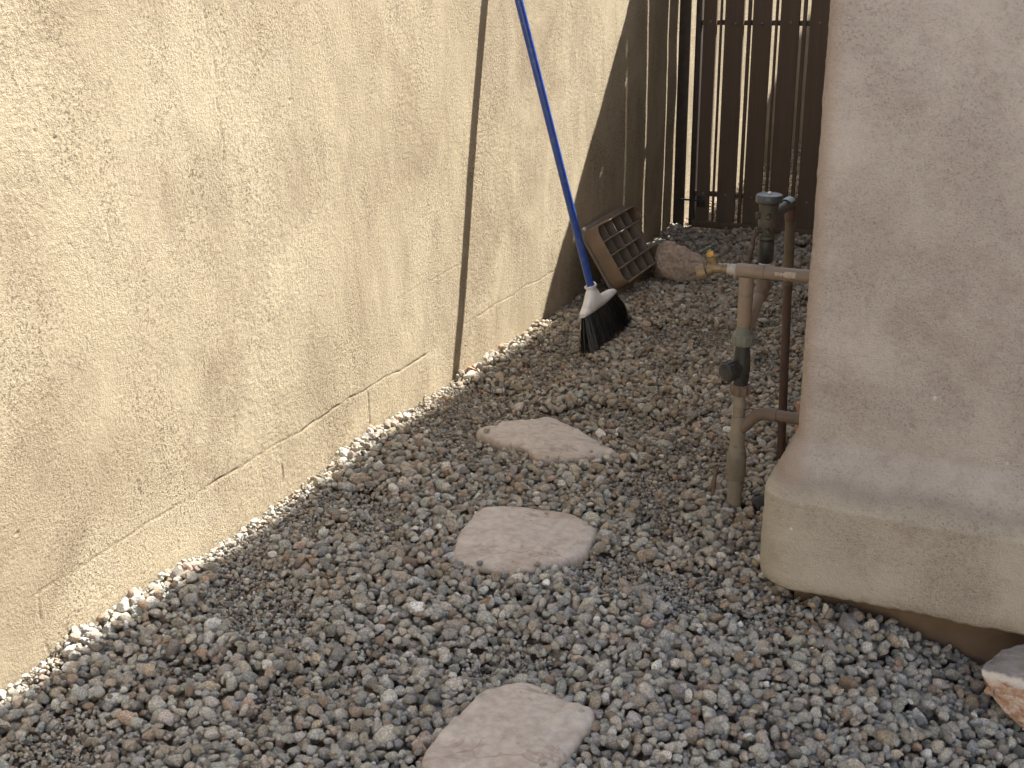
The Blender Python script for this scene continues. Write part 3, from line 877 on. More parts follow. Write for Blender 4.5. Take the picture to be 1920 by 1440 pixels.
def build_pebbles():
    spec = [
        ('pebble', 0.022, 3.262, 0.026, (1, .8, .8), M['terra'], 'salmon orange stone at the foot of the wall beside the pole shadow', 'stone'),
        ('pebble', 0.074, 1.632, 0.017, (1, .8, .8), (0.30, .21, .14), 'tan brown pebble at the edge of the sunlit strip by the wall', 'pebble'),
        ('pebble', 0.106, 1.462, 0.013, (1, .6, .6), (0.16, .055, .05), 'dark red pebble near the lower end of the wall', 'pebble'),
        ('pebble', 0.439, 1.465, 0.012, (1, .8, .5), (0.44, .46, .50), 'pale blue flat chip lying on the gravel left of the nearest stone', 'pebble'),
        ('pebble', 0.483, 2.030, 0.021, (1, .8, .75), (0.22, .16, .125), 'rust brown stone at the left corner of the middle stepping stone', 'stone'),
        ('pebble', 0.904, 2.468, 0.021, (1, .6, .4), (0.42, .39, .36), 'flat pale grey stone behind the right end of the middle stepping stone', 'stone'),
        ('pebble', 0.676, 2.565, 0.017, (.9, .9, .95), (0.50, .49, .46), 'whitish upright stone between the far and middle stepping stones', 'stone'),
        ('pebble', 1.429, 2.155, 0.026, (1, .8, .85), (0.23, .22, .22), 'grey block shaped stone under the plinth of the house', 'stone'),
        ('pebble', 1.188, 1.830, 0.027, (1, .42, .42), (0.25, .245, .23), 'long smooth grey stone right of the nearest stepping stone', 'stone'),
        ('pebble', 0.666, 3.345, 0.016, (1, .9, .9), (0.42, .32, .27), 'round pale pink pebble in the middle of the passage', 'pebble'),
        ('pebble', 1.295, 1.772, 0.013, (1, .7, .5), (0.52, .54, .56), 'white chip in the gravel near the bottom right', 'pebble'),
        ('pebble', 1.185, 1.600, 0.014, (1, .7, .6), (0.46, .49, .54), 'pale bluish pebble at the lower edge beside the nearest stepping stone', 'pebble'),
        ('pebble', 1.135, 2.640, 0.026, (1, .8, .85), (0.085, .08, .08), 'dark grey stone between the pipe foot and the plinth', 'stone'),
        ('pebble', 1.110, 2.545, 0.021, (.8, 1, .8), (0.30, .23, .15), 'tan stone at the foot of the grey standpipe', 'stone'),
        ('pebble', 1.372, 2.120, 0.018, (1, .8, .7), (0.29, .23, .17), 'tan stone under the plinth next to the grey block stone', 'stone'),
        ('pebble', 1.467, 1.960, 0.020, (.7, 1, .8), (0.26, .20, .14), 'brown elongated stone in the gravel in front of the plinth', 'stone'),
        ('pebble', 1.071, 2.080, 0.016, (1, .8, .8), (0.40, .40, .40), 'light grey pebble in front of the house corner', 'pebble'),
        ('pebble', 0.300, 3.28, 0.014, (1, .8, .8), (0.33, .25, .17), 'sandy pebble midway between broom and far stepping stone', 'pebble'),
    ]
    for i, (nm, x, y, r, fl, mt, lab, cat) in enumerate(spec):
        if not isinstance(mt, bpy.types.Material):
            c = np.array(mt)
            mt = mat_rock('pebble_stone', tuple(c * 0.6), tuple(c), tuple(np.minimum(c * 1.35, 0.7)), 40)
        P, F = rock_verts(900 + i, 4, 9, 14, fl, 0.08)
        ix = int((x - GX0) / CELL); iy = int((y - GY0) / CELL); k = max(1, int(r * 0.8 / CELL)); m, dome = get_foot(k)
        sub = HF[iy - k:iy + k + 1, ix - k:ix + k + 1]
        z0 = min(float(np.median(sub[m])), float(BASE[iy, ix]) - 0.004) - 0.002
        zc = z0 + r * fl[2] * 0.85
        sub[m] = np.maximum(sub[m], zc + r * fl[2] * 0.8 * dome[m]); BLOCK[iy - k:iy + k + 1, ix - k:ix + k + 1] |= m
        a = rng.uniform(-0.4, 0.4) if fl[1] < .7 else rng.uniform(0, 6)
        ca, sa = math.cos(a), math.sin(a)
        P = P * r
        P = np.stack([P[:, 0] * ca - P[:, 1] * sa, P[:, 0] * sa + P[:, 1] * ca, P[:, 2]], 1) + np.array([x, y, zc])
        o = mesh_np(nm, P, F, mt, sharp=40, origin=(x, y, z0))
        tag(o, lab, cat, kind='thing')


drop(int(DENS[0] * AREA), 0.0112, 0.30, 5)
build_pebbles()
drop(int(DENS[1] * AREA), 0.0108, 0.36, 8)
drop(int(DENS[2] * AREA), 0.0060, 0.25, 6, rmin=0.003)

# gravel outside the gate: one thin layer
gp = np.array(G['p']); gr = np.array(G['r'])
m_out = 11000
ox = rng.uniform(0.0, 0.85, m_out); oy = rng.uniform(5.56, 9.5, m_out)
gp = np.vstack([gp, np.stack([ox, oy, rng.uniform(-0.022, 0.008, m_out)], 1)]); gr = np.concatenate([gr, np.clip(rng.lognormal(math.log(.0105), .25, m_out), .005, .02)])
for R_, zt in zip(STONES, (0.016, 0.017, 0.018)):
    c = R_.mean(0)
    for q_ in range(6):
        e_ = R_[rng.integers(0, len(R_))]; p_ = c + (e_ - c) * (rng.uniform(0.80, 0.97) if q_ < 6 else rng.uniform(0.2, 0.8))
        r_ = rng.uniform(0.006, 0.0095)
        gp = np.vstack([gp, [[p_[0], p_[1], zt - 0.003 + r_ * 0.55]]]); gr = np.append(gr, r_)
NG = len(gp)
pal = np.array([[.245, .238, .222], [.275, .258, .232], [.225, .20, .17], [.32, .308, .285], [.21, .17, .135], [.265, .218, .175], [.165, .158, .150], [.375, .36, .335], [.27, .205, .165], [.245, .244, .240], [.22, .155, .13], [.44, .43, .41]]) * 1.88
wgt_front = np.array([26, 18, 12, 14, 6, 5, 9, 4, 1, 5, .4, 1.2]); wgt_back = np.array([18, 22, 22, 7, 13, 11, 5, 2, 1.5, 1, .8, .5])  # greyer front, browner back: own tone, partly sky and wall light put into tint
t_back = np.clip((gp[:, 1] - 1.7) / 1.6, 0, 1) * 0.75 + 0.25 * np.clip((0.9 - gp[:, 0]) / 0.8, 0, 1)
cf = np.cumsum(wgt_front / wgt_front.sum()); cb = np.cumsum(wgt_back / wgt_back.sum())
u = rng.random(NG); pick_b = rng.random(NG) < t_back
ci = np.where(pick_b, np.searchsorted(cb, u), np.searchsorted(cf, u))
tint = pal[np.clip(ci, 0, 11)] * np.where(t_back[:, None] > rng.random((NG, 1)), np.array([1.03, .99, .90]), np.array([.99, .995, .965])) * rng.uniform(0.74, 1.2, (NG, 1)) * (1 + rng.normal(0, .015, (NG, 3)))
VAR = 14
col = bpy.data.collections.new('gravel_stones')
for i in range(VAR):
    P, F = rock_verts(40 + i, 3, 7 + i % 5, 34 + (i % 3) * 22, (1, 0.62 + 0.3 * (i % 4) / 3, 0.55 + 0.28 * ((i * 7) % 5) / 4), 0.16)
    me = bpy.data.meshes.new('gravel_stone'); me.from_pydata([tuple(p) for p in P], [], F.tolist()); me.update()
    me.polygons.foreach_set('use_smooth', [True] * len(me.polygons)); me.set_sharp_from_angle(angle=math.radians(24))
    me.materials.append(M['gravel'])
    col.objects.link(bpy.data.objects.new('gravel_stone', me))
me = bpy.data.meshes.new('gravel')
me.vertices.add(NG); me.vertices.foreach_set('co', gp.astype(np.float32).ravel())


def attr(name, typ, data, key):
    a_ = me.attributes.new(name, typ, 'POINT'); a_.data.foreach_set(key, np.ascontiguousarray(data).ravel())


rot = np.stack([rng.normal(0, 0.45, NG), rng.normal(0, 0.45, NG), rng.uniform(0, 6.283, NG)], 1).astype(np.float32)
flip = rng.random(NG) < 0.35
rot[flip, 0] += 1.57
scl = gr[:, None] * rng.uniform(0.95, 1.22, (NG, 3))
attr('rot', 'FLOAT_VECTOR', rot, 'vector'); attr('scl', 'FLOAT_VECTOR', scl.astype(np.float32), 'vector')
attr('pick', 'INT', rng.integers(0, VAR, NG).astype(np.int32), 'value')
attr('tint', 'FLOAT_COLOR', np.concatenate([tint, np.ones((NG, 1))], 1).astype(np.float32), 'color')
me.update()
go = bpy.data.objects.new('gravel', me); link(go)
tag(go, 'loose grey and brown gravel covering the ground of the passage', 'gravel', kind='stuff')
ng = bpy.data.node_groups.new('scatter_gravel', 'GeometryNodeTree')
ng.interface.new_socket('Geometry', in_out='INPUT', socket_type='NodeSocketGeometry')
ng.interface.new_socket('Geometry', in_out='OUTPUT', socket_type='NodeSocketGeometry')
gi = ng.nodes.new('NodeGroupInput'); gout = ng.nodes.new('NodeGroupOutput')
iop = ng.nodes.new('GeometryNodeInstanceOnPoints'); cinfo = ng.nodes.new('GeometryNodeCollectionInfo')
cinfo.inputs['Collection'].default_value = col; cinfo.inputs['Separate Children'].default_value = True; cinfo.inputs['Reset Children'].default_value = True


def named(name, typ):
    nd = ng.nodes.new('GeometryNodeInputNamedAttribute'); nd.data_type = typ; nd.inputs['Name'].default_value = name
    return [s_ for s_ in nd.outputs if s_.name == 'Attribute' and s_.enabled][0]


e2r = ng.nodes.new('FunctionNodeEulerToRotation')
L = ng.links.new
L(gi.outputs[0], iop.inputs['Points']); L(cinfo.outputs[0], iop.inputs['Instance'])
iop.inputs['Pick Instance'].default_value = True
L(named('pick', 'INT'), iop.inputs['Instance Index'])
L(named('rot', 'FLOAT_VECTOR'), e2r.inputs[0]); L(e2r.outputs[0], iop.inputs['Rotation'])
L(named('scl', 'FLOAT_VECTOR'), iop.inputs['Scale'])
L(iop.outputs[0], gout.inputs[0])
md = go.modifiers.new('scatter', 'NODES'); md.node_group = ng
print('gravel stones', NG)


def surf(x, y, r=0.02):
    ix = int((x - GX0) / CELL); iy = int((y - GY0) / CELL); k = max(1, int(r / CELL))
    return float(np.percentile(HF[iy - k:iy + k + 1, ix - k:ix + k + 1], 80))


# ------------------------------------------------------------------ boulder by the gate, rock at the plinth
def hull_rock(pts, seed, bev, sub, rough):
    """convex stone from corner points, edges worn, faces broken up"""
    bm = bmesh.new()
    for p in pts: bm.verts.new(p)
    r = bmesh.ops.convex_hull(bm, input=bm.verts[:])
    bmesh.ops.delete(bm, geom=[g for g in r['geom_interior'] if isinstance(g, bmesh.types.BMVert)], context='VERTS')
    bmesh.ops.dissolve_limit(bm, angle_limit=0.12, verts=bm.verts[:], edges=bm.edges[:])
    bmesh.ops.bevel(bm, geom=bm.edges[:], offset=bev, segments=2, profile=0.6, affect='EDGES', clamp_overlap=True)
    bmesh.ops.triangulate(bm, faces=bm.faces[:])
    for _ in range(sub):
        le = [e for e in bm.edges if e.calc_length() > 0.009]
        if not le: break
        bmesh.ops.subdivide_edges(bm, edges=le, cuts=1, use_grid_fill=False)
        bmesh.ops.triangulate(bm, faces=bm.faces[:])
    bmesh.ops.recalc_face_normals(bm, faces=bm.faces[:])
    bm.normal_update()
    bm.verts.index_update()
    V = np.array([v.co[:] for v in bm.verts]); N = np.array([v.normal[:] for v in bm.verts])
    F = [[v.index for v in f.verts] for f in bm.faces]
    bm.free()
    d = rough * (1.0 * (n3(V / 0.05 + seed, seed) - 0.5) + 0.6 * (n3(V / 0.02 + seed, seed + 1) - 0.5) + 0.35 * (n3(V / 0.009 + seed, seed + 2) - 0.5))
    d += -rough * 0.8 * sstep(0.55, 0.62, n3(V / np.array([0.06, 0.06, 0.03]) + seed, seed + 3))
    return V + N * d[:, None], F


def boulder():
    pts = [(-.120, -.035, .060), (-.100, -.060, .040), (-.080, -.050, .005), (-.02, -.055, -.02), (.07, -.05, -.02), (.112, -.02, .0), (.120, .0, .030), (.085, -.035, .045),
           (-.090, -.030, .128), (-.072, .0, .150), (-.035, .0, .146), (-.045, -.045, .118), (.020, .005, .112), (.075, .01, .085), (.112, .03, .050),
           (-.10, .06, .11), (0, .085, .10), (.09, .07, .05), (-.1, .07, -.02), (.08, .08, -.02), (-.005, -.068, .055), (-.115, .02, -.02)]
    Q, F = hull_rock(pts, 5, 0.012, 5, 0.008)
    rx = np.array([RX.x, RX.y]) / math.hypot(RX.x, RX.y); ry = np.array([-rx[1], rx[0]])
    c = np.array([0.300, 4.690])
    W = np.stack([c[0] + Q[:, 0] * rx[0] + Q[:, 1] * ry[0], c[1] + Q[:, 0] * rx[1] + Q[:, 1] * ry[1], Q[:, 2] + 0.004], 1)
    o = mesh_np('boulder', W, F, M['boulder'], sharp=40, origin=(c[0], c[1], 0))
    tag(o, 'tan pink boulder on the gravel between the grid lid and the tap', 'boulder', kind='thing')


def corner_rock():
    pts = [(-.128, -.035, .030), (-.105, .02, .050), (-.045, .065, .062), (.10, .07, .070), (.16, .05, .060), (-.06, -.062, .034), (.03, -.098, .026), (.13, -.12, .030),
           (-.100, -.062, .002), (-.055, -.098, -.022), (.02, -.128, -.034), (.12, -.14, -.036), (.19, -.08, .0), (.17, .06, -.03), (-.06, .07, -.03), (-.11, .0, -.03), (-.02, .0, .060)]
    Q, F = hull_rock(pts, 9, 0.006, 5, 0.007)
    c = np.array([1.812, 2.090])
    W = np.stack([c[0] + Q[:, 0], c[1] + Q[:, 1], Q[:, 2] - 0.004], 1)
    o = mesh_np('rock', W, F, M['layer'], sharp=42, origin=(c[0], c[1], -0.004))
    tag(o, 'grey topped rock with orange broken side lying below the plinth', 'rock', kind='thing')


boulder(); corner_rock()


# ------------------------------------------------------------------ broom
def broom():
    G0 = Vector((0.30553, 3.71549, 0.0)); T = Vector((0.0, 3.54215, 1.39388))
    a = (T - G0).normalized(); e = Vector((0, 1, 0)); nrm = a.cross(e).normalized()
    if nrm.x < 0: nrm = -nrm
    G0 = G0 + Vector((0.014, 0, 0.0))
    at = lambda w_, v_, t_: G0 + e * w_ + a * v_ + nrm * t_
    root = thing('broom', G0, 'broom with blue handle, white head and black bristles leaning on the wall', 'broom')
    b = MB()
    L = (T - G0).length
    b.tube([at(0, 0.150, 0), at(0, 0.6, 0), at(0, L - 0.03, 0), at(0, L + 0.06, 0)], 0.0132, 20)
    b.build('handle', M['blue'], root)
    b = MB(); b.lathe(at(0, L + 0.0605, 0), a, [(0, 0.0140), (0.03, 0.0140), (0.04, 0.009), (0.055, 0.005)], 16); b.build('hanging_tip', M['black'], root)
    # head: closed loft, cross sections across the broom from left to right end
    us = np.linspace(-0.128, 0.196, 47)
    V = []; F = []; seg = 16
    bot = 0.124

    def top(u):
        pts = [(-0.128, 0.014), (-0.105, 0.024), (-0.06, 0.052), (-0.028, 0.078), (-0.018, 0.083), (0.0, 0.084), (0.02, 0.078), (0.036, 0.052), (0.055, 0.040), (0.10, 0.036), (0.15, 0.029), (0.18, 0.020), (0.196, 0.010)]
        xs, ys = zip(*pts); return float(np.interp(u, xs, ys))

    def thick(u):
        return float(np.interp(u, [-0.128, -0.11, -0.03, 0.0, 0.03, 0.12, 0.18, 0.196], [0.010, 0.017, 0.021, 0.022, 0.021, 0.017, 0.013, 0.008]))
    for u_ in us:
        h = top(u_); th = thick(u_)
        base = bot + 0.008 * (u_ / 0.16) ** 2
        for k in range(seg):
            an = 2 * math.pi * k / seg
            c_, s_ = math.cos(an), math.sin(an)
            vv = math.copysign(abs(s_) ** 0.75, s_) * 0.5 + 0.5
            ridge = 1.0 - 0.30 * max(0, vv - 0.35)
            V.append(at(u_, base + vv * h, math.copysign(abs(c_) ** 0.7, c_) * th * ridge)[:])
    for i in range(len(us) - 1):
        for k in range(seg):
            k2 = (k + 1) % seg
            F.append((i * seg + k, i * seg + k2, (i + 1) * seg + k2, (i + 1) * seg + k))
    F.append(tuple(range(seg))); F.append(tuple((len(us) - 1) * seg + k for k in range(seg))[::-1])
    b = MB(); b.add(V, F)
    head = b.build('head', M['white'], root, sharp=50)
    b = MB()
    # open socket with a flared, notched lip
    Vs = []; Fs = []; sg = 24
    prof = [(0.150, 0.0215), (0.185, 0.0185), (0.203, 0.0180), (0.210, 0.0215), (0.2135, 0.0215), (0.2135, 0.0160), (0.200, 0.0138), (0.160, 0.0138)]
    for d_, r_ in prof:
        for k in range(sg):
            an = 2 * math.pi * k / sg
            lip = 0.012 * max(0, math.sin(an)) ** 2 if d_ > 0.2 else 0
            rr = r_ + (0.007 * max(0, -math.sin(an)) ** 3 if 0.205 < d_ < 0.2136 and r_ > 0.02 else 0)
            Vs.append(at(math.sin(an) * rr, d_ + lip, math.cos(an) * rr)[:])
    for i in range(len(prof) - 1):
        for k in range(sg):
            k2 = (k + 1) % sg
            Fs.append((i * sg + k, i * sg + k2, (i + 1) * sg + k2, (i + 1) * sg + k))
    b.add(Vs, Fs); b.build('socket', M['white'], root, sharp=50)
    # bristles: several hundred thin tapered strands
    b = MB()
    for i in range(1500):
        s_ = random.uniform(-1, 1); tt = random.uniform(-1, 1)
        w0 = 0.034 + s_ * 0.150; w1 = 0.040 + s_ * 0.205 + random.gauss(0, 0.005 if i % 9 else 0.012)
        t0 = tt * 0.013 * (1 - 0.4 * abs(s_)); t1 = tt * 0.036 * (1 - 0.3 * abs(s_)) + random.gauss(0, 0.003)
        v1 = 0.000 + random.uniform(0, 0.010) + 0.006 * abs(s_)
        p0 = at(w0, 0.136, t0); p2 = at(w1, v1, t1); p1 = (p0 + p2) / 2 + nrm * random.gauss(0, 0.002) + e * (s_ * 0.006 + random.gauss(0, .002))
        b.tube([p0, p1, p2], [0.0016, 0.0015, 0.0009], 3, False)
    o = b.build('bristles', M['bristle'], root); o['kind'] = 'stuff'


broom()


# ------------------------------------------------------------------ valve box lid leaning on the wall
def box_lid():
    O = Vector((0.172, 4.215, 0.012)); U = Vector((0, 1, 0)); Vv = Vector((-0.155, 0, 0.248)).normalized(); N = U.cross(Vv)
    if N.x < 0: N = -N
    W_, H_ = 0.535, 0.300
    at = lambda u_, v_, n_: (O + U * u_ + Vv * v_ + N * n_)
    root = thing('box_lid', O + U * W_ / 2, 'tan plastic box lid with ribbed underside and broken corner leaning on the wall', 'box lid')

    def rrect(x0, y0, x1, y1, r, n=6):
        pts = []
        for cx_, cy_, a0 in ((x1 - r, y0 + r, -90), (x1 - r, y1 - r, 0), (x0 + r, y1 - r, 90), (x0 + r, y0 + r, 180)):
            for t in range(n + 1):
                an = math.radians(a0 + 90 * t / n); pts.append((cx_ + r * math.cos(an), cy_ + r * math.sin(an)))
        return pts

    def slab(mb, pts, n0, n1):
        k = len(pts)
        V = [at(u_, v_, n0)[:] for u_, v_ in pts] + [at(u_, v_, n1)[:] for u_, v_ in pts]
        mb.add(V, [tuple(range(k))[::-1], tuple(range(k, 2 * k))] + [(i, (i + 1) % k, k + (i + 1) % k, k + i) for i in range(k)])

    b = MB()
    pts = rrect(0, 0, W_, H_, 0.045)
    # broken bite out of the right end
    cut = [(W_, 0.105), (W_ - 0.02, 0.112), (W_ - 0.034, 0.124), (W_ - 0.020, 0.150), (W_ - 0.040, 0.185), (W_ - 0.012, 0.205), (W_, 0.212)]
    k = next(i for i, (u_, v_) in enumerate(pts) if v_ > 0.1)
    pts = pts[:k] + cut + pts[k:]
    slab(b, pts, 0, 0.009); b.build('plate', M['lidin'], root, sharp=30)
    D, th, ins = 0.066, 0.0055, 0.022
    # skirt: open strip that leaves out the broken stretch
    loop = rrect(ins, ins, W_ - 0.035, H_ - ins, 0.040, 8)
    # start above the break, run round to below it
    vb0, vb1 = ins + (H_ - 2 * ins) * 0.26, ins + (H_ - 2 * ins) * 0.75
    st = next(i for i, (u_, v_) in enumerate(loop) if v_ > vb1)
    loop = loop[st:] + loop[:st]
    run = [(W_ - 0.035, vb1)] + loop + [(W_ - 0.035, vb0)]
    run = [(W_ - 0.060, vb1 - 0.006)] + run + [(W_ - 0.060, vb0 + 0.002)]
    run = [Vector((p[0], p[1])) for p in run]
    V = []; F = []
    for i, p in enumerate(run):
        t = (run[min(i + 1, len(run) - 1)] - run[max(i - 1, 0)]).normalized(); nn = Vector((t.y, -t.x))
        for (o_, h_) in ((0.005, 0.0092), (0.0, D - 0.002), (-0.001, D), (-th + 0.001, D), (-th, D - 0.002), (-th + 0.001, 0.0092)):
            q = p + nn * o_; V.append(at(q.x, q.y, h_)[:])
    k = 6
    for i in range(len(run) - 1):
        for j in range(k):
            j2 = (j + 1) % k
            F.append((i * k + j, i * k + j2, (i + 1) * k + j2, (i + 1) * k + j))
    F.append(tuple(range(k))); F.append(tuple((len(run) - 1) * k + j for j in range(k))[::-1])
    b = MB(); b.add(V, F); b.build('skirt', M['lid'], root, sharp=30)
    u0, u1, v0, v1 = ins + th, W_ - 0.035 - th, ins + th, H_ - ins - th

    def rib(p, q, t_, h_):
        (ua, va), (ub, vb) = p, q
        dx, dy = ub - ua, vb - va; l_ = math.hypot(dx, dy); nx_, ny_ = -dy / l_ * t_, dx / l_ * t_
        V = []
        for (u_, v_) in ((ua, va), (ub, vb)):
            for s_, hh, kk in ((-1.5, 0.0092, 0), (-0.8, h_, 0), (0.8, h_, 0), (1.5, 0.0092, 0)):
                V.append(at(u_ + nx_ * s_, v_ + ny_ * s_, hh)[:])
        b = MB(); b.add(V, [(0, 1, 2, 3), (7, 6, 5, 4), (0, 4, 5, 1), (1, 5, 6, 2), (2, 6, 7, 3), (3, 7, 4, 0)])
        b.build('rib', M['lidin'], root, sharp=20)
    for i in range(1, 4):
        v_ = v0 + (v1 - v0) * i / 4
        ue = u1 if i != 2 else u1 - 0.085
        rib((u0 + 0.001, v_), (ue - 0.001, v_), 0.0028, 0.060)
    for i in range(1, 5):
        u_ = u0 + (u1 - u0) * i / 5
        for j in range(4):
            va = v0 + (v1 - v0) * j / 4 + (0.0032 if j else 0.001); vb = v0 + (v1 - v0) * (j + 1) / 4 - (0.0032 if j < 3 else 0.001)
            rib((u_, va), (u_, vb), 0.0022, 0.056)
    # loose flap of the plate showing in the break
    b = MB(); slab(b, [(W_ - 0.075, 0.118), (W_ + 0.012, 0.112), (W_ + 0.018, 0.135), (W_ + 0.002, 0.205), (W_ - 0.055, 0.212)], 0.0096, 0.0146)
    b.build('finger_tab', M['lid'], root, sharp=30)


box_lid()

# ------------------------------------------------------------------ standpipe with tap
SPX, SPY = 1.0755, 2.611
sp = thing('standpipe', (SPX, SPY, 0), 'tan water standpipe with black shutoff valve and brass tap beside the house', 'water pipe')
Zax = (0, 0, 1)


def seg_z(name, mat, prof, parent=sp, x=SPX, y=SPY, seg=28):
    b = MB(); b.lathe((x, y, 0), Zax, prof, seg); return b.build(name, mat, parent, sharp=40)


seg_z('riser', M['pvcgrey'], [(-0.10, 0.0180), (0.078, 0.0180)])
seg_z('coupling', M['pvcgrey'], [(0.0782, 0.0205), (0.081, 0.0222), (0.090, 0.0226), (0.092, 0.0240), (0.140, 0.0240), (0.146, 0.0228), (0.158, 0.0205), (0.1665, 0.0195)])
seg_z('tee_body', M['pvcgrey'], [(0.167, 0.0186), (0.169, 0.0182), (0.195, 0.0180), (0.236, 0.0176), (0.243, 0.0165)])
seg_z('nipple', M['pvcgrey'], [(0.2432, 0.0140), (0.262, 0.0140), (0.264, 0.0150), (0.276, 0.0150), (0.278, 0.0140), (0.297, 0.0138)])
b = MB(); b.lathe((SPX, SPY, 0), Zax, [(0.2972, 0.0165), (0.300, 0.0205), (0.321, 0.0212), (0.324, 0.0185)], 24)
for k_ in range(8):
    an = 2 * math.pi * k_ / 8; cx_, cy_ = SPX + 0.0212 * math.cos(an), SPY + 0.0212 * math.sin(an)
    b.box((cx_ - 0.0040, cy_ - 0.0040, 0.301), (cx_ + 0.0040, cy_ + 0.0040, 0.3205), 0.001)
b.build('lower_union', M['pvcbrown'], sp, sharp=40)
valve = seg_z('valve_body', M['black'], [(0.3242, 0.0170), (0.335, 0.0180), (0.36, 0.0198), (0.385, 0.0198), (0.405, 0.0182), (0.4215, 0.0172)])
kd = Vector((-0.50, -0.80, -0.12)).normalized()
b = MB(); kc = Vector((SPX, SPY, 0.370))
b.lathe(kc, kd, [(0.010, 0.0165), (0.022, 0.0170), (0.024, 0.0222), (0.028, 0.0238), (0.050, 0.0230), (0.0535, 0.0215), (0.054, 0.017), (0.0515, 0.0155), (0.0515, 0.0)], 28)
for k_ in range(14):
    an = 2 * math.pi * k_ / 14
    xx = kd.cross(Vector(Zax)).normalized(); yy_ = kd.cross(xx)
    q = kc + xx * 0.0236 * math.cos(an) + yy_ * 0.0236 * math.sin(an)
    b.tube([q + kd * 0.029, q + kd * 0.049], 0.0015, 6)
b.build('valve_knob', M['black'], valve, sharp=40)
b = MB(); b.lathe((SPX, SPY, 0), Zax, [(0.4217, 0.0180), (0.424, 0.0245), (0.430, 0.0258), (0.446, 0.0258), (0.450, 0.0235), (0.4525, 0.0185), (0.468, 0.0178)], 28)
for k_ in range(12):
    an = 2 * math.pi * k_ / 12; cx_, cy_ = SPX + 0.0259 * math.cos(an), SPY + 0.0259 * math.sin(an)
    b.tube([(cx_, cy_, 0.4275), (cx_, cy_, 0.447)], 0.0014, 6)
b.build('upper_union', M['union'], sp, sharp=40)
seg_z('upper_pipe', M['pvc'], [(0.4682, 0.0158), (0.4765, 0.0158), (0.4767, 0.0168), (0.5445, 0.0170), (0.5447, 0.0156), (0.5495, 0.0156), (0.5497, 0.0168), (0.589, 0.0170)])
TZ = 0.602
b = MB(); b.lathe((SPX, SPY, TZ), (1, 0, 0), [(-0.024, 0.0150), (-0.0215, 0.0163), (0.040, 0.0163), (0.0415, 0.0150)], 28); b.build('top_tee', M['pvc'], sp, sharp=40)
b = MB(); b.lathe((SPX, SPY, TZ), (1, 0, 0), [(0.0417, 0.0152), (0.24, 0.0156)], 28); cross = b.build('cross_pipe', M['pvc'], sp, sharp=40)
# peeling paper label on the cross pipe: a thin curved patch
b = MB(); V = []; F = []
nu, nv = 16, 6
for i in range(nu):
    for j in range(nv):
        an = math.radians(-82 + 11 * (j - 2.5) + 5 * n2(np.array([i * 0.9]), np.array([j * 0.8]), 5)[0]); rr = 0.01585
        V.append((SPX + 0.066 + 0.0032 * i + 0.002 * (n2(np.array([j * 1.7]), np.array([i * 1.3]), 6)[0]), SPY + rr * math.sin(an), TZ + rr * math.cos(an)))
for i in range(nu - 1):
    for j in range(nv - 1):
        if i < 7 and abs(j - 2) > 0.6 + 1.6 * _hash(np.array([i]), np.array([1]), np.array([3]), 9)[0]: continue
        F.append((i * nv + j, i * nv + j + 1, (i + 1) * nv + j + 1, (i + 1) * nv + j))
b.add(V, F); lab = b.build('peeling_sticker', M['sticker'], cross)
sol = lab.modifiers.new('thickness', 'SOLIDIFY'); sol.thickness = 0.0005
b = MB(); b.lathe((SPX, SPY, TZ), (-1, 0, 0), [(0.0242, 0.0118), (0.027, 0.0132), (0.0385, 0.0132), (0.041, 0.0118), (0.0425, 0.0126), (0.0455, 0.0126)], 24); b.build('reducer', M['reducer'], sp, sharp=40)
# brass tap
TX = SPX - 0.0457
b = MB()
b.lathe((TX, SPY, TZ), (-1, 0, 0), [(0, 0.0110), (0.004, 0.0128), (0.010, 0.0128), (0.012, 0.0110), (0.020, 0.0120), (0.031, 0.0142), (0.040, 0.0138), (0.047, 0.0115)], 20)
tb = Vector((TX - 0.029, SPY, TZ))
sd = Vector((-0.38, 0.0, 0.92)).normalized()
b.lathe(tb, sd, [(0, 0.0120), (0.016, 0.0112), (0.019, 0.0128), (0.026, 0.0128), (0.028, 0.009)], 18)
nd_ = Vector((-0.86, -0.20, -0.36)).normalized()
n0 = tb + Vector((-0.002, 0, -0.001))
b.lathe(n0, nd_, [(0.0, 0.0120), (0.018, 0.0122), (0.020, 0.0142)], 20)
tap = b.build('tap', M['brass'], sp, sharp=40)
b = MB(); b.lathe(n0, nd_, [(0.0202, 0.0150), (0.0215, 0.0182), (0.025, 0.0186), (0.0255, 0.0165), (0.040, 0.0172), (0.042, 0.0160), (0.0425, 0.0130), (0.038, 0.0120), (0.038, 0.0)], 24); b.build('hose_outlet', M['brass'], tap, sharp=40)
b = MB(); b.lathe(tb, sd, [(0.0282, 0.0092), (0.030, 0.0098), (0.040, 0.0098), (0.041, 0.006), (0.050, 0.0035)], 6); b.build('packing_nut', M['brassnew'], tap, sharp=30)
hd = Vector((-0.50, 0.06, 0.86)).normalized()
b = MB(); hc = tb + sd * 0.050; hx = hd.cross(Vector((0, 1, 0))).normalized(); hy = hd.cross(hx)
ring = [hc + hx * 0.0185 * math.cos(t) * (1 + 0.10 * math.cos(5 * t)) + hy * 0.0185 * math.sin(t) * (1 + 0.10 * math.cos(5 * t)) for t in np.linspace(0, 2 * math.pi, 41)]
b.tube(ring, 0.0026, 8, False)
b.lathe(hc, hd, [(-0.004, 0.007), (0.002, 0.007), (0.004, 0.004)], 12)
for k_ in range(5):
    t = 2 * math.pi * k_ / 5; b.tube([hc, hc + hx * 0.0185 * math.cos(t) + hy * 0.0185 * math.sin(t)], 0.0024, 6)
b.build('tap_handle', M['green'], tap, sharp=40)
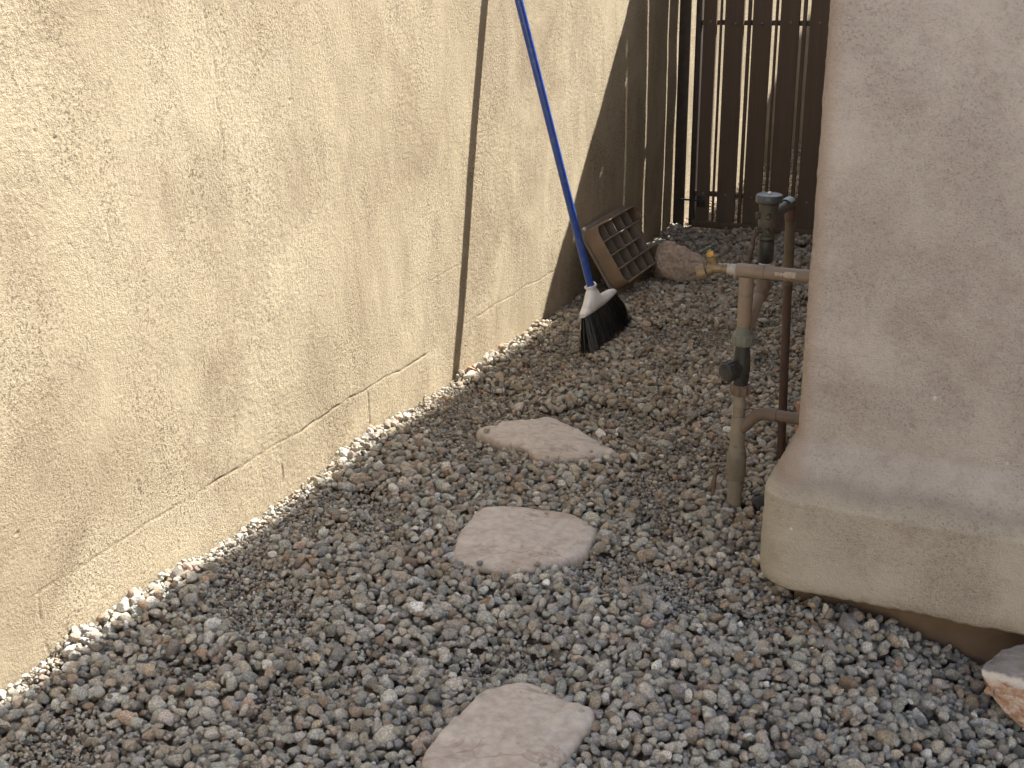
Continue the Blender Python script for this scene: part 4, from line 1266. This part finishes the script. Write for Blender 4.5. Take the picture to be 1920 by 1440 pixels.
# lower branch into the house
b = MB()
bd = Vector((1, 0, 1.05)).normalized(); b0 = Vector((SPX, SPY, 0.205))
b.lathe(b0, bd, [(0.010, 0.0160), (0.030, 0.0160), (0.032, 0.0146), (0.052, 0.0144)], 24)
pts = [b0 + bd * 0.0522]
for t in np.linspace(0, 1, 8):
    pts.append(pts[-1] + bd.lerp(Vector((1, 0, 0)), t).normalized() * 0.0048)
b.tube(pts, [0.0152] * len(pts), 24)
pz = pts[-1]
b.tube([pz + Vector((0.0002, 0, 0)), pz + Vector((0.020, 0, 0))], 0.0158, 24)
b.tube([pz + Vector((0.0202, 0, 0)), (1.30, SPY, pz.z - 0.002)], 0.0138, 24)
b.build('lower_branch', M['pvcbrown'], sp, sharp=40)
# branch towards the vacuum breaker
PVX, PVY = 1.0915, 2.722
b = MB()
b.lathe((SPX, SPY, 0.448), (PVX - SPX, PVY - SPY, 0.092), [(0.015, 0.0160), (0.066, 0.0160), (0.068, 0.0148), (0.112, 0.0148)], 24)
b.build('wye_branch', M['pvc'], sp, sharp=40)

# ------------------------------------------------------------------ vacuum breaker
vb = thing('vacuum_breaker', (PVX, PVY, 0), 'dark bronze vacuum breaker with round grey cap and brown drop pipe', 'valve')
b = MB(); pts = [Vector((PVX - 0.004, PVY - 0.026, 0.514)), Vector((PVX - 0.002, PVY - 0.013, 0.524)), Vector((PVX, PVY - 0.002, 0.538)), Vector((PVX, PVY, 0.556))]
b.tube(pts, [0.0160, 0.0162, 0.0162, 0.0155], 24); b.build('elbow', M['pvcbrown'], vb, sharp=60)
seg_z('lower_nipple', M['black'], [(0.5562, 0.0140), (0.5835, 0.0140)], vb, PVX, PVY)
seg_z('white_ring', M['whitetape'], [(0.5837, 0.0130), (0.585, 0.0140), (0.595, 0.0142), (0.5962, 0.0132)], vb, PVX, PVY)
seg_z('female_adapter', M['black'], [(0.5964, 0.0145), (0.599, 0.0165), (0.615, 0.0172), (0.617, 0.0182), (0.640, 0.0186), (0.650, 0.0178), (0.6515, 0.016)], vb, PVX, PVY)
body = seg_z('bronze_body', M['bronze'], [(0.6517, 0.0150), (0.655, 0.0182), (0.662, 0.0182), (0.664, 0.0150), (0.672, 0.0152), (0.680, 0.0205), (0.690, 0.0230), (0.712, 0.0232), (0.722, 0.0210), (0.727, 0.0228), (0.738, 0.0232), (0.7405, 0.021)], vb, PVX, PVY)
cd = Vector((-0.80, -0.55, -0.05)).normalized()
for z_ in (0.712, 0.676):
    b = MB(); q = Vector((PVX, PVY, z_))
    b.lathe(q, cd, [(0.010, 0.0070), (0.022, 0.0070), (0.0225, 0.0082), (0.029, 0.0082), (0.0295, 0.0070), (0.0295, 0.0048), (0.024, 0.0042), (0.024, 0.0)], 16)
    b.build('test_cock', M['bronze'], body, sharp=40)
    b = MB(); b.lathe(q + Vector((0.004, -0.010, 0)), Vector((0.10, -0.99, 0)), [(0.006, 0.0068), (0.019, 0.0068), (0.021, 0.0045)], 12); b.build('test_screw', M['black'], body, sharp=40)
b = MB(); q = Vector((PVX, PVY, 0.668)) + cd * 0.022
V = [q, q + Vector((-0.008, -0.005, -0.004)), q + Vector((-0.010, -0.007, -0.022)), q + Vector((-0.009, -0.006, -0.030)), q + Vector((-0.012, -0.008, -0.040)), q + Vector((-0.015, -0.009, -0.070))]
b.tube(V, [0.004, 0.0052, 0.0056, 0.0038, 0.0052, 0.0050], 8); b.build('shutoff_handle', M['rustpipe'], body, sharp=50)
capz = 0.7407
cap_o = seg_z('cap', M['capblue'], [(capz, 0.0260), (capz + 0.001, 0.0305), (capz + 0.003, 0.0316), (capz + 0.015, 0.0312), (capz + 0.0185, 0.0295), (capz + 0.0198, 0.0260), (capz + 0.0200, 0.0)], vb, PVX, PVY, 36)
b = MB(); b.lathe((PVX, PVY, 0), Zax, [(capz + 0.0200, 0.0045), (capz + 0.0240, 0.0045), (capz + 0.0258, 0.0026)], 10); b.build('cap_screw', M['whitetape'], cap_o, sharp=40)
BT = Vector((1.1085, 2.93, 0.0))
ev = Vector((BT.x - 0.008, BT.y, 0.700))
od = (Vector((ev.x, ev.y, 0)) - Vector((PVX, PVY, 0))).normalized()
q = Vector((PVX, PVY, 0.703)); LN = (Vector((ev.x, ev.y, 0)) - Vector((PVX, PVY, 0))).length
b = MB(); b.lathe(q, od, [(0.016, 0.0165), (0.050, 0.0165), (0.052, 0.0142), (LN - 0.018, 0.0142)], 20); outl = b.build('outlet', M['black'], vb, sharp=40)
b = MB(); V = []; F = []
ax = od.cross(Vector(Zax)).normalized()
for i in range(8):
    for j in range(9):
        an = math.radians(-62 + 124 * j / 8); rr = 0.0172 if i < 1 else 0.0168
        V.append((q + od * (LN - 0.060 + 0.006 * i + 0.002 * math.sin(j * 1.9)) + ax * rr * math.sin(an) + Vector((0, 0, rr * math.cos(an))))[:])
for i in range(7):
    for j in range(8): F.append((i * 9 + j, i * 9 + j + 1, (i + 1) * 9 + j + 1, (i + 1) * 9 + j))
b.add(V, F); tp = b.build('tape_wrap', M['teal'], outl, sharp=60)
sol = tp.modifiers.new('thickness', 'SOLIDIFY'); sol.thickness = 0.0012; sol.offset = 0
b = MB(); b.tube([ev - od * 0.0178 + Vector((0, 0, 0.003)), ev - od * 0.006 + Vector((0, 0, 0.002)), ev + Vector((0, 0, -0.005)), ev + Vector((0.0005, 0, -0.020)), ev + Vector((0.001, 0, -0.045))], [0.0150, 0.0155, 0.0155, 0.0150, 0.0142], 20); b.build('elbow', M['rustpipe'], vb, sharp=60)
pA = ev + Vector((0.001, 0, -0.0453)); pB = Vector((1.1215, BT.y, -0.06))
pm = pA.lerp(pB, 0.23)
b = MB(); b.tube([pA, pm], 0.0126, 20); b.build('drop_pipe_top', M['tanpipe'], vb, sharp=40)
b = MB(); b.tube([pm + (pB - pm).normalized() * 0.0003, pB], 0.0114, 20); b.build('drop_pipe', M['rustpipe'], vb, sharp=40)

# ------------------------------------------------------------------ small things
b = MB(); b.tube([(1.196, 2.752, -0.02), (1.196, 2.752, 0.235)], 0.010, 14); b.tube([(1.196, 2.752, 0.2352), (1.196, 2.752, 0.243)], 0.0122, 14)
o = b.build('conduit_stub', M['terra'], sharp=40); tag(o, 'reddish conduit stub rising beside the plinth behind the lower pipe', 'pipe stub', kind='thing')
tz = surf(1.020, 2.628)
b = MB(); b.tube([(1.017, 2.630, tz - 0.01), (1.016, 2.634, tz + 0.02), (1.019, 2.632, tz + 0.045), (1.024, 2.630, tz + 0.066), (1.031, 2.628, tz + 0.080)], [0.0045, 0.0062, 0.0048, 0.003, 0.0012], 8)
o = b.build('twig', M['twig'], sharp=50); tag(o, 'dry brown twig sticking out of the gravel left of the pipe foot', 'twig', kind='thing')

# dry bits of leaf and bark lying in the gravel
b = MB()
for i in range(150):
    x = rng.uniform(0.05, 1.7); y = rng.uniform(1.2, 4.6)
    if i < 40: x = rng.normal(1.36, 0.06); y = rng.normal(2.15, 0.05)
    if not in_view(np.array([x]), np.array([y]), mrg=0)[0] or (x > 1.2 and y > 2.16): continue
    ix = int((x - GX0) / CELL); iy = int((y - GY0) / CELL)
    if BLOCK[iy, ix]: continue
    z = surf(x, y, 0.008) - 0.002
    a = rng.uniform(0, 6.28); l_ = rng.uniform(0.006, 0.018); w_ = rng.uniform(0.0015, 0.005); c_, s_ = math.cos(a), math.sin(a); t1, t2 = rng.uniform(-.004, .006, 2)
    P_ = [(-l_, 0, t1), (-l_ * .3, -w_, 0.001), (l_ * .5, -w_ * .8, 0.002), (l_, 0, t2), (l_ * .4, w_, 0.003), (-l_ * .4, w_ * .9, 0.002)]
    V = [(x + p[0] * c_ - p[1] * s_, y + p[0] * s_ + p[1] * c_, z + p[2]) for p in P_]
    V += [(p[0], p[1], p[2] - 0.0012) for p in V]
    b.add(V, [(0, 1, 2, 3, 4, 5), (11, 10, 9, 8, 7, 6)] + [(k, 6 + k, 6 + (k + 1) % 6, (k + 1) % 6) for k in range(6)])
tag(b.build('leaf_litter', M['leafbit']), 'small dry brown bits of leaf and bark scattered in the gravel', 'litter', kind='stuff')
